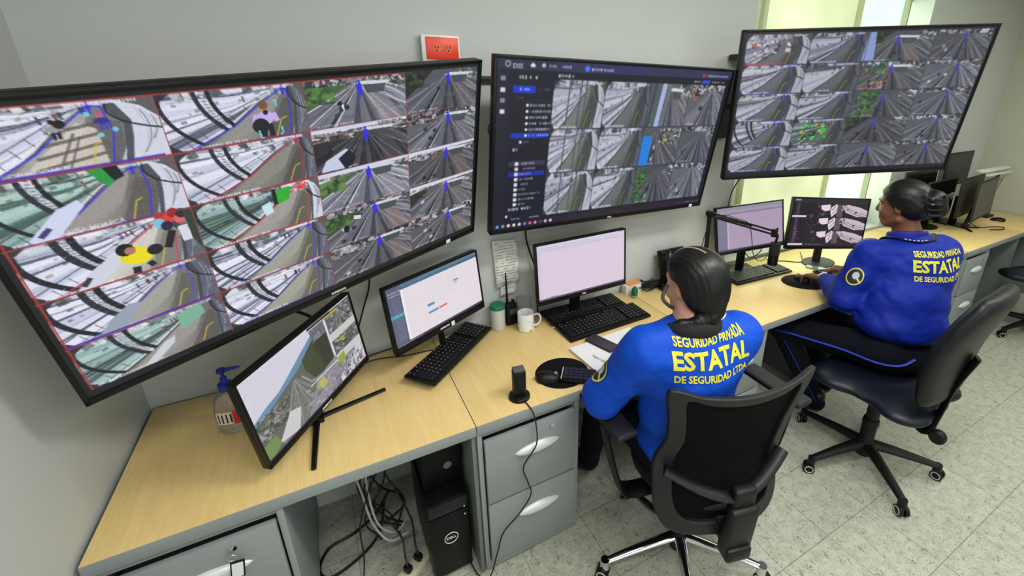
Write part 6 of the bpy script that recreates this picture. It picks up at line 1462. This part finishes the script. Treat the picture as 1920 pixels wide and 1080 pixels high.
def person(label, J, skin, blue, hairfn, belly, fold_seed, text_w):
    lo = np.array(J['lo']); hi = np.array(J['hi'])
    t = thing('person', label, 'person', (J['pel'][0], J['pel'][1], 0))
    off = -np.array([J['pel'][0], J['pel'][1], 0]); A = lambda p: np.array(p, float) + off
    lo, hi = lo + off, hi + off
    g = {k: A(v) for k, v in J.items() if k not in ('lo', 'hi', 'yaw', 'hyaw', 'hpitch', 'hroll', 'hs', 'handL', 'handR')}
    R = fr(J['yaw']); RH = fr(J['hyaw'], J['hpitch'], J.get('hroll', 0))
    # the whole body, one surface
    s_ = SDF(lo, hi, 0.0046)
    hs = J.get('hs', 1.0); T = head(s_, g['head'], RH, hs)
    s_.cap(T(0, -0.022, -0.055), g['neck'], 0.052, 0.058, k=0.03)
    s_.cap(g['shL'], g['shR'], 0.052, k=0.04); s_.cap(g['neck'], g['chest'], 0.06, 0.11, k=0.04)
    s_.ell(g['chest'], (0.150, 0.095, 0.15), R, k=0.05); s_.ell(g['belly'], (0.135, 0.100, 0.14), R, k=0.05); s_.ell(A(J['pel']), (0.150, 0.105, 0.075), R, k=0.05)
    for sd in 'LR':
        s_.cap(g['sh' + sd], g['el' + sd], 0.042, 0.036, k=0.03); s_.cap(g['el' + sd], g['wr' + sd], 0.036, 0.025, k=0.012)
        s_.cap(g['hip' + sd], g['kn' + sd], 0.070, 0.050, k=0.04); s_.cap(g['kn' + sd], g['an' + sd], 0.048, 0.034, k=0.02); s_.cap(g['an' + sd], g['toe' + sd], 0.030, 0.024, k=0.02)
        d_, up_, side_, cu_ = J['hand' + sd]; hand(s_, g['wr' + sd] + np.array(d_) * 0.018, d_, up_, side_, cu_)
    s_.build('body', skin, t, smooth=1)
    # eyes and brows
    for sg in (-1, 1):
        b = MB(); c = T(sg * 0.031, 0.0755, 0.000); b.lathe([(0.011 * math.cos(a), 0.011 * math.sin(a)) for a in np.linspace(-math.pi / 2, math.pi / 2, 9)], tuple(c), n=14); e = b.build('eye', mat('eye_white', rgb(206, 200, 194), 0.2), t)
        b = MB(); c2 = T(sg * 0.031, 0.0835, -0.001); b.lathe([(0.0045 * math.cos(a), 0.0045 * math.sin(a)) for a in np.linspace(-math.pi / 2, math.pi / 2, 7)], tuple(c2), n=12); b.build('iris', mat('iris_dark', rgb(40, 26, 20), 0.15), e)
        MB().tube([T(sg * 0.014, 0.091, 0.020), T(sg * 0.032, 0.088, 0.026), T(sg * 0.050, 0.074, 0.021)], 0.0028, n=6).build('eyebrow', hairm, t)
    # jacket
    j = SDF(lo, hi, 0.0075)
    j.cap(g['shL'], g['shR'], 0.070, k=0.05); j.cap(g['neck'] - np.array([0, 0, 0.05]), g['chest'], 0.085, 0.13, k=0.06)
    j.ell(g['chest'], (belly[0] + 0.012, max(0.128, belly[1] - 0.025), 0.175), R, k=0.06); j.ell(g['belly'], (belly[0], belly[1], 0.17), R, k=0.06); j.ell(g['hem'], (belly[0] + 0.008, belly[1] + 0.008, 0.10), R, k=0.04)
    for sd in 'LR':
        j.cap(g['sh' + sd], g['el' + sd], 0.078, 0.067, k=0.04); j.cap(g['el' + sd], g['wr' + sd], 0.066, 0.042, k=0.03)
    j.half(g['hem'] - np.array([0, 0, 0.055]), (0, 0.15, -1), k=0.01)
    j.disp(folds(fold_seed, 0.0055))
    for sd in 'LR':
        v = g['wr' + sd] - g['el' + sd]; v = v / np.linalg.norm(v)
        j.cap(g['wr' + sd] - v * 0.002, g['wr' + sd] + v * 0.06, 0.060, k=0.004, op='d'); j.cap(g['wr' + sd] - v * 0.05, g['wr' + sd] + v * 0.03, 0.031, k=0.004, op='d')
    j.cap(g['neck'] + np.array([0, 0, -0.01]), g['neck'] + np.array([0, 0, 0.10]), 0.058, 0.066, k=0.012, op='d')
    jo = j.build('jacket', blue, t, smooth=1)
    # trousers
    p = SDF(lo, hi, 0.0085)
    p.ell(A(J['pel']), (belly[0] - 0.012, belly[1] - 0.006, 0.10), R, k=0.04)
    for sd in 'LR':
        p.cap(g['hip' + sd], g['kn' + sd], 0.090, 0.066, k=0.05); p.cap(g['kn' + sd], g['an' + sd], 0.064, 0.050, k=0.03)
        v = g['an' + sd] - g['kn' + sd]; v /= np.linalg.norm(v); 
    p.disp(folds(fold_seed + 5, 0.0028))
    for sd in 'LR': p.half(g['an' + sd] + np.array([0, 0, -0.035]), (0, 0, -1), k=0.004) if sd == 'L' else None
    po = p.build('trousers', navy, t, smooth=2)
    for sd in 'LR':
        q = SDF(np.minimum(g['an' + sd], g['toe' + sd]) - 0.1, np.maximum(g['an' + sd], g['toe' + sd]) + 0.1, 0.006); q.cap(g['an' + sd] - np.array([0, 0, 0.02]), g['toe' + sd], 0.044, 0.036, k=0.02); q.ell((g['an' + sd] * 0.4 + g['toe' + sd] * 0.6), (0.045, 0.06, 0.035), fr(J['yaw']), k=0.03)
        q.cap(g['an' + sd], g['an' + sd] + np.array([0, 0, 0.05]), 0.044, k=0.02); q.half((0, 0, 0.006), (0, 0, -1)); q.build('shoe', shoe_m, t)
    tr = treeof(jo)
    return t, g, R, RH, T, tr, treeof(po), jo

# --- first guard, seen from behind
J1 = dict(lo=(1.30, -1.20, 0.0), hi=(2.16, -0.30, 1.44), yaw=math.radians(-13), hyaw=math.radians(6), hpitch=math.radians(-6),
    pel=(1.755, -0.93, 0.585), hipL=(1.665, -0.92, 0.585), hipR=(1.845, -0.95, 0.585), belly=(1.74, -0.945, 0.77), hem=(1.75, -0.945, 0.615), chest=(1.720, -0.965, 0.955),
    neck=(1.715, -0.955, 1.12), head=(1.742, -0.915, 1.258), shL=(1.548, -0.925, 1.045), shR=(1.895, -1.000, 1.045),
    elL=(1.458, -0.815, 0.825), wrL=(1.790, -0.665, 0.825), elR=(1.985, -0.830, 0.825), wrR=(1.900, -0.585, 0.815),
    knL=(1.640, -0.530, 0.555), anL=(1.63, -0.46, 0.13), toeL=(1.63, -0.34, 0.045), knR=(1.935, -0.56, 0.555), anR=(1.95, -0.50, 0.13), toeR=(1.96, -0.38, 0.045),
    handL=((0.25, 0.96, -0.06), (0, 0.05, 1), 1, 0.55), handR=((-0.25, 0.96, -0.06), (0, 0.05, 1), -1, 0.55))
skin1 = mat('skin_light', rgb(196, 148, 126), 0.5, sub=0.12, noise=0.05, nscale=25)
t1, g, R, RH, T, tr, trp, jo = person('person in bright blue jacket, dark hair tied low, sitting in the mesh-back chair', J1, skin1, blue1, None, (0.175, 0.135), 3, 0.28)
back_print(tr, t1, Vector(g['chest']) + Vector(R[:, 1]) * -0.30 + Vector((0.018, 0, 0.088)), R, 0.290)
up_ = Vector(g['shL'] - g['elL']); emblem(tr, t1, g['shL'] * 0.45 + g['elL'] * 0.55, (-0.80, 0.52, 0.25), up_)
h_ = SDF(np.array(g['head']) - 0.26, np.array(g['head']) + 0.22, 0.005)
h_.ell(T(0, -0.014, 0.024), (0.096, 0.116, 0.102), RH, k=0); h_.ell(T(0, -0.052, -0.034), (0.086, 0.072, 0.078), RH, k=0.03)
n_ = RH @ np.array([0, 0.115, -0.095]); h_.half(T(0, 0.048, 0.050), n_, k=0.006)
h_.ell(T(0, -0.095, -0.082), (0.032, 0.028, 0.026), RH, k=0.02); h_.ell(T(-0.088, 0.012, -0.022), (0.026, 0.030, 0.040), RH, k=0.008, op='d')
tl = [T(0, -0.090, -0.085), T(-0.02, -0.094, -0.098), T(-0.055, -0.075, -0.108), T(-0.10, -0.035, -0.118), T(-0.14, 0.01, -0.130)]
for a_, b_, r1, r2 in zip(tl, tl[1:], (0.020, 0.022, 0.020, 0.016), (0.022, 0.020, 0.016, 0.008)): h_.cap(a_, b_, r1, r2, k=0.015)
h_.disp(lambda X, Y, Zz: 0.0012 * np.sin(X * 420 + 60 * Zz)); h_.build('hair', hairm, t1)
htree = treeof(bpy.data.objects['hair'])
pts = [snap(htree, T(-0.014, 0.070 - 0.026 * k, 0.20), RH @ np.array([0, 0.0, -1]), 0.0004) for k in range(6)]
MB().tube(pts, 0.0026, n=6).build('hair_parting', mat('scalp_line', rgb(170, 150, 140), 0.5), t1)
MB().tube([T(0.016 * math.cos(a) + 0.012, -0.108, -0.092 + 0.011 * math.sin(a)) for a in np.linspace(0, 2 * math.pi, 15)[:-1]], 0.0065, n=8, smooth=0, closed=True).build('hair_tie', mat('hair_tie_white', rgb(206, 206, 210), 0.6), t1)
c_ = SDF(np.array(g['neck']) - 0.18, np.array(g['neck']) + 0.16, 0.006); N = g['neck']
for k in range(24):
    a = 2 * math.pi * k / 24; b_ = 2 * math.pi * (k + 1) / 24; f_ = lambda q: N + R @ np.array([0.086 * math.cos(q) - 0.004, 0.074 * math.sin(q), -0.008 - 0.020 * math.sin(q)])
    c_.cap(f_(a), f_(b_), 0.022, k=0.010); c_.cap(f_(a) + (0, 0, 0.014), f_(b_) + (0, 0, 0.014), 0.013, k=0.012)
c_.build('collar', black_cloth, t1)
MB().tube([Vector(p) - Vector((1.755, -0.93, 0)) for p in ((1.664, -0.873, 1.246), (1.645, -0.880, 1.226), (1.637, -0.884, 1.208), (1.643, -0.892, 1.192), (1.668, -0.900, 1.170), (1.70, -0.892, 1.155))], 0.0062, n=10).build('headset_cord', mat('headset_grey', rgb(66, 68, 62), 0.45), t1)
# --- second guard, leaning to the keyboard
J2 = dict(lo=(2.78, -1.26, 0.0), hi=(3.82, -0.26, 1.50), yaw=math.radians(-25), hyaw=math.radians(8), hpitch=math.radians(-10), hs=1.06,
    pel=(3.18, -1.00, 0.600), hipL=(3.09, -0.97, 0.600), hipR=(3.27, -1.02, 0.600), belly=(3.235, -0.960, 0.83), hem=(3.205, -0.985, 0.748), chest=(3.315, -0.930, 0.985),
    neck=(3.330, -0.860, 1.165), head=(3.300, -0.812, 1.335), shL=(3.125, -0.805, 1.075), shR=(3.490, -0.965, 1.085),
    elL=(3.030, -0.770, 0.838), wrL=(3.225, -0.545, 0.822), elR=(3.55, -0.725, 0.860), wrR=(3.500, -0.560, 0.822),
    knL=(2.935, -0.520, 0.560), anL=(3.06, -0.74, 0.13), toeL=(3.11, -0.63, 0.045), knR=(3.215, -0.52, 0.560), anR=(3.27, -0.66, 0.13), toeR=(3.30, -0.54, 0.045),
    handL=((0.10, 0.98, -0.18), (0.1, 0.1, 1), 1, 0.8), handR=((-0.30, 0.95, -0.10), (-0.1, 0.1, 1), -1, 0.7))
skin2 = mat('skin_brown', rgb(112, 72, 52), 0.5, sub=0.1, noise=0.05, nscale=25)
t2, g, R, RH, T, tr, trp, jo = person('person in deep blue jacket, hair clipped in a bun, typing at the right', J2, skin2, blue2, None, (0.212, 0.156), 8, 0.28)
back_print(tr, t2, Vector(g['chest']) + Vector(R[:, 1]) * -0.34 + Vector(R[:, 0]) * 0.045 + Vector((0, 0, 0.070)), R, 0.30)
up_ = Vector(g['shL'] - g['elL']); emblem(tr, t2, g['shL'] * 0.5 + g['elL'] * 0.5, (-0.86, -0.30, 0.30), up_)
h_ = SDF(np.array(g['head']) - 0.27, np.array(g['head']) + 0.22, 0.005)
h_.ell(T(0, -0.014, 0.024), (0.095, 0.116, 0.103), RH, k=0); h_.ell(T(0, -0.055, -0.020), (0.080, 0.068, 0.066), RH, k=0.03)
h_.half(T(0, 0.062, 0.046), RH @ np.array([0, 0.115, -0.095]), k=0.006)
h_.ell(T(0.0, -0.128, 0.010), (0.062, 0.050, 0.060), RH, k=0.02); h_.ell(T(0.01, -0.140, -0.030), (0.050, 0.040, 0.036), RH, k=0.015)
h_.disp(lambda X, Y, Zz: 0.0007 * np.sin(X * 300 + 120 * Zz + 80 * Y)); ho = h_.build('hair', hairm, t2)
b = MB()
for k in range(4): b.tube([T(-0.066, -0.100 - 0.008 * k, 0.045 - 0.026 * k), T(-0.078, -0.130, 0.036 - 0.026 * k), T(-0.062, -0.168, 0.030 - 0.024 * k)], 0.0058, n=8)
b.tube([T(-0.040, -0.170, 0.040), T(0.0, -0.186, 0.044), T(0.045, -0.178, 0.042), T(0.06, -0.165, 0.02)], 0.008, n=8); b.build('hair_clip', mat('clip_gloss', rgb(34, 32, 36), 0.12, spec=0.8), t2)
c_ = SDF(np.array(g['neck']) - 0.18, np.array(g['neck']) + 0.16, 0.006); N = g['neck']
for k in range(24):
    a = 2 * math.pi * k / 24; b_ = 2 * math.pi * (k + 1) / 24; f_ = lambda q: N + R @ np.array([0.082 * math.cos(q), 0.070 * math.sin(q) + 0.004, -0.006 - 0.022 * math.sin(q)])
    c_.cap(f_(a), f_(b_), 0.011, k=0.008); c_.cap(f_(a) + (0, 0, 0.022), f_(b_) + (0, 0, 0.022), 0.009, k=0.012)
c_.build('collar', mat('violet_blue_cloth', rgb(30, 30, 140), 0.65), t2)
pts = []
for q in np.linspace(math.radians(-205), math.radians(25), 26):
    d_ = Vector(R @ np.array([math.cos(q), math.sin(q), 0.0])); z_ = -0.030 - 0.016 * math.sin(q) + 0.02 * abs(math.cos(q)); pts.append(snap(tr, Vector(N) + d_ * 0.122 + Vector((0, 0, z_ + 0.16)), Vector((0, 0, -1)) - d_ * 0.08, 0.004))
ly = MB(); ly.tube(pts, 0.013, n=8, smooth=2, rx=0.005); lo_ = ly.build('lanyard', mat('lanyard_navy', rgb(16, 20, 48), 0.6), t2)
b = MB()
for k in range(7, 13):
    p_ = pts[k] * 0.5 + pts[k + 1] * 0.5; v = (pts[k + 1] - pts[k]).normalized(); b.box(tuple(p_ + Vector((0, 0, 0.005)) + Vector(R[:, 1]) * -0.005), (0.009, 0.004, 0.007 if k % 2 else 0.009), r=(0, 0, math.atan2(v.y, v.x)))
b.build('lanyard_print', white_mark, lo_)
# blue piping on the left trouser leg
def piping(g, pts, tree, direc, parent):
    P_ = [snap(tree, Vector(q) + Vector(direc) * -0.25, direc, 0.001) for q in catmull([Vector(p) for p in pts], 6)]
    MB().tube(P_, 0.010, n=8, smooth=0, rx=0.003).build('trouser_piping', mat('piping_blue', rgb(24, 50, 170), 0.6), parent)
hl, kl, al = g['hipL'], g['knL'], g['anL']
piping(g, [hl + (0.10, -0.10, 0.02), hl + (0.04, -0.04, -0.02), hl * 0.6 + kl * 0.4 + (0, 0, -0.005), hl * 0.25 + kl * 0.75 + (0, 0, 0.0), kl + (0.0, 0.03, 0.0)], trp, (0.80, 0.50, -0.10), t2)
piping(g, [kl + (0.0, -0.03, -0.06), kl * 0.5 + al * 0.5 + (0, 0, 0), al + (0, 0, 0.02)], trp, (0.80, 0.45, -0.2), t2)
# wristwatch on the left wrist
v = g['wrL'] - g['elL']; v /= np.linalg.norm(v); c = g['wrL'] + v * 0.012; a1 = np.cross(v, (0, 0, 1)); a1 /= np.linalg.norm(a1); a2 = np.cross(a1, v)
b = MB(); b.tube([c + a1 * 0.031 * math.cos(q) + a2 * 0.027 * math.sin(q) for q in np.linspace(0, 2 * math.pi, 21)[:-1]], 0.0065, n=8, smooth=0, closed=True, rx=0.003); b.cyl(c + a2 * 0.028, c + a2 * 0.034, 0.014, n=18); b.build('wristwatch', silver, t2)
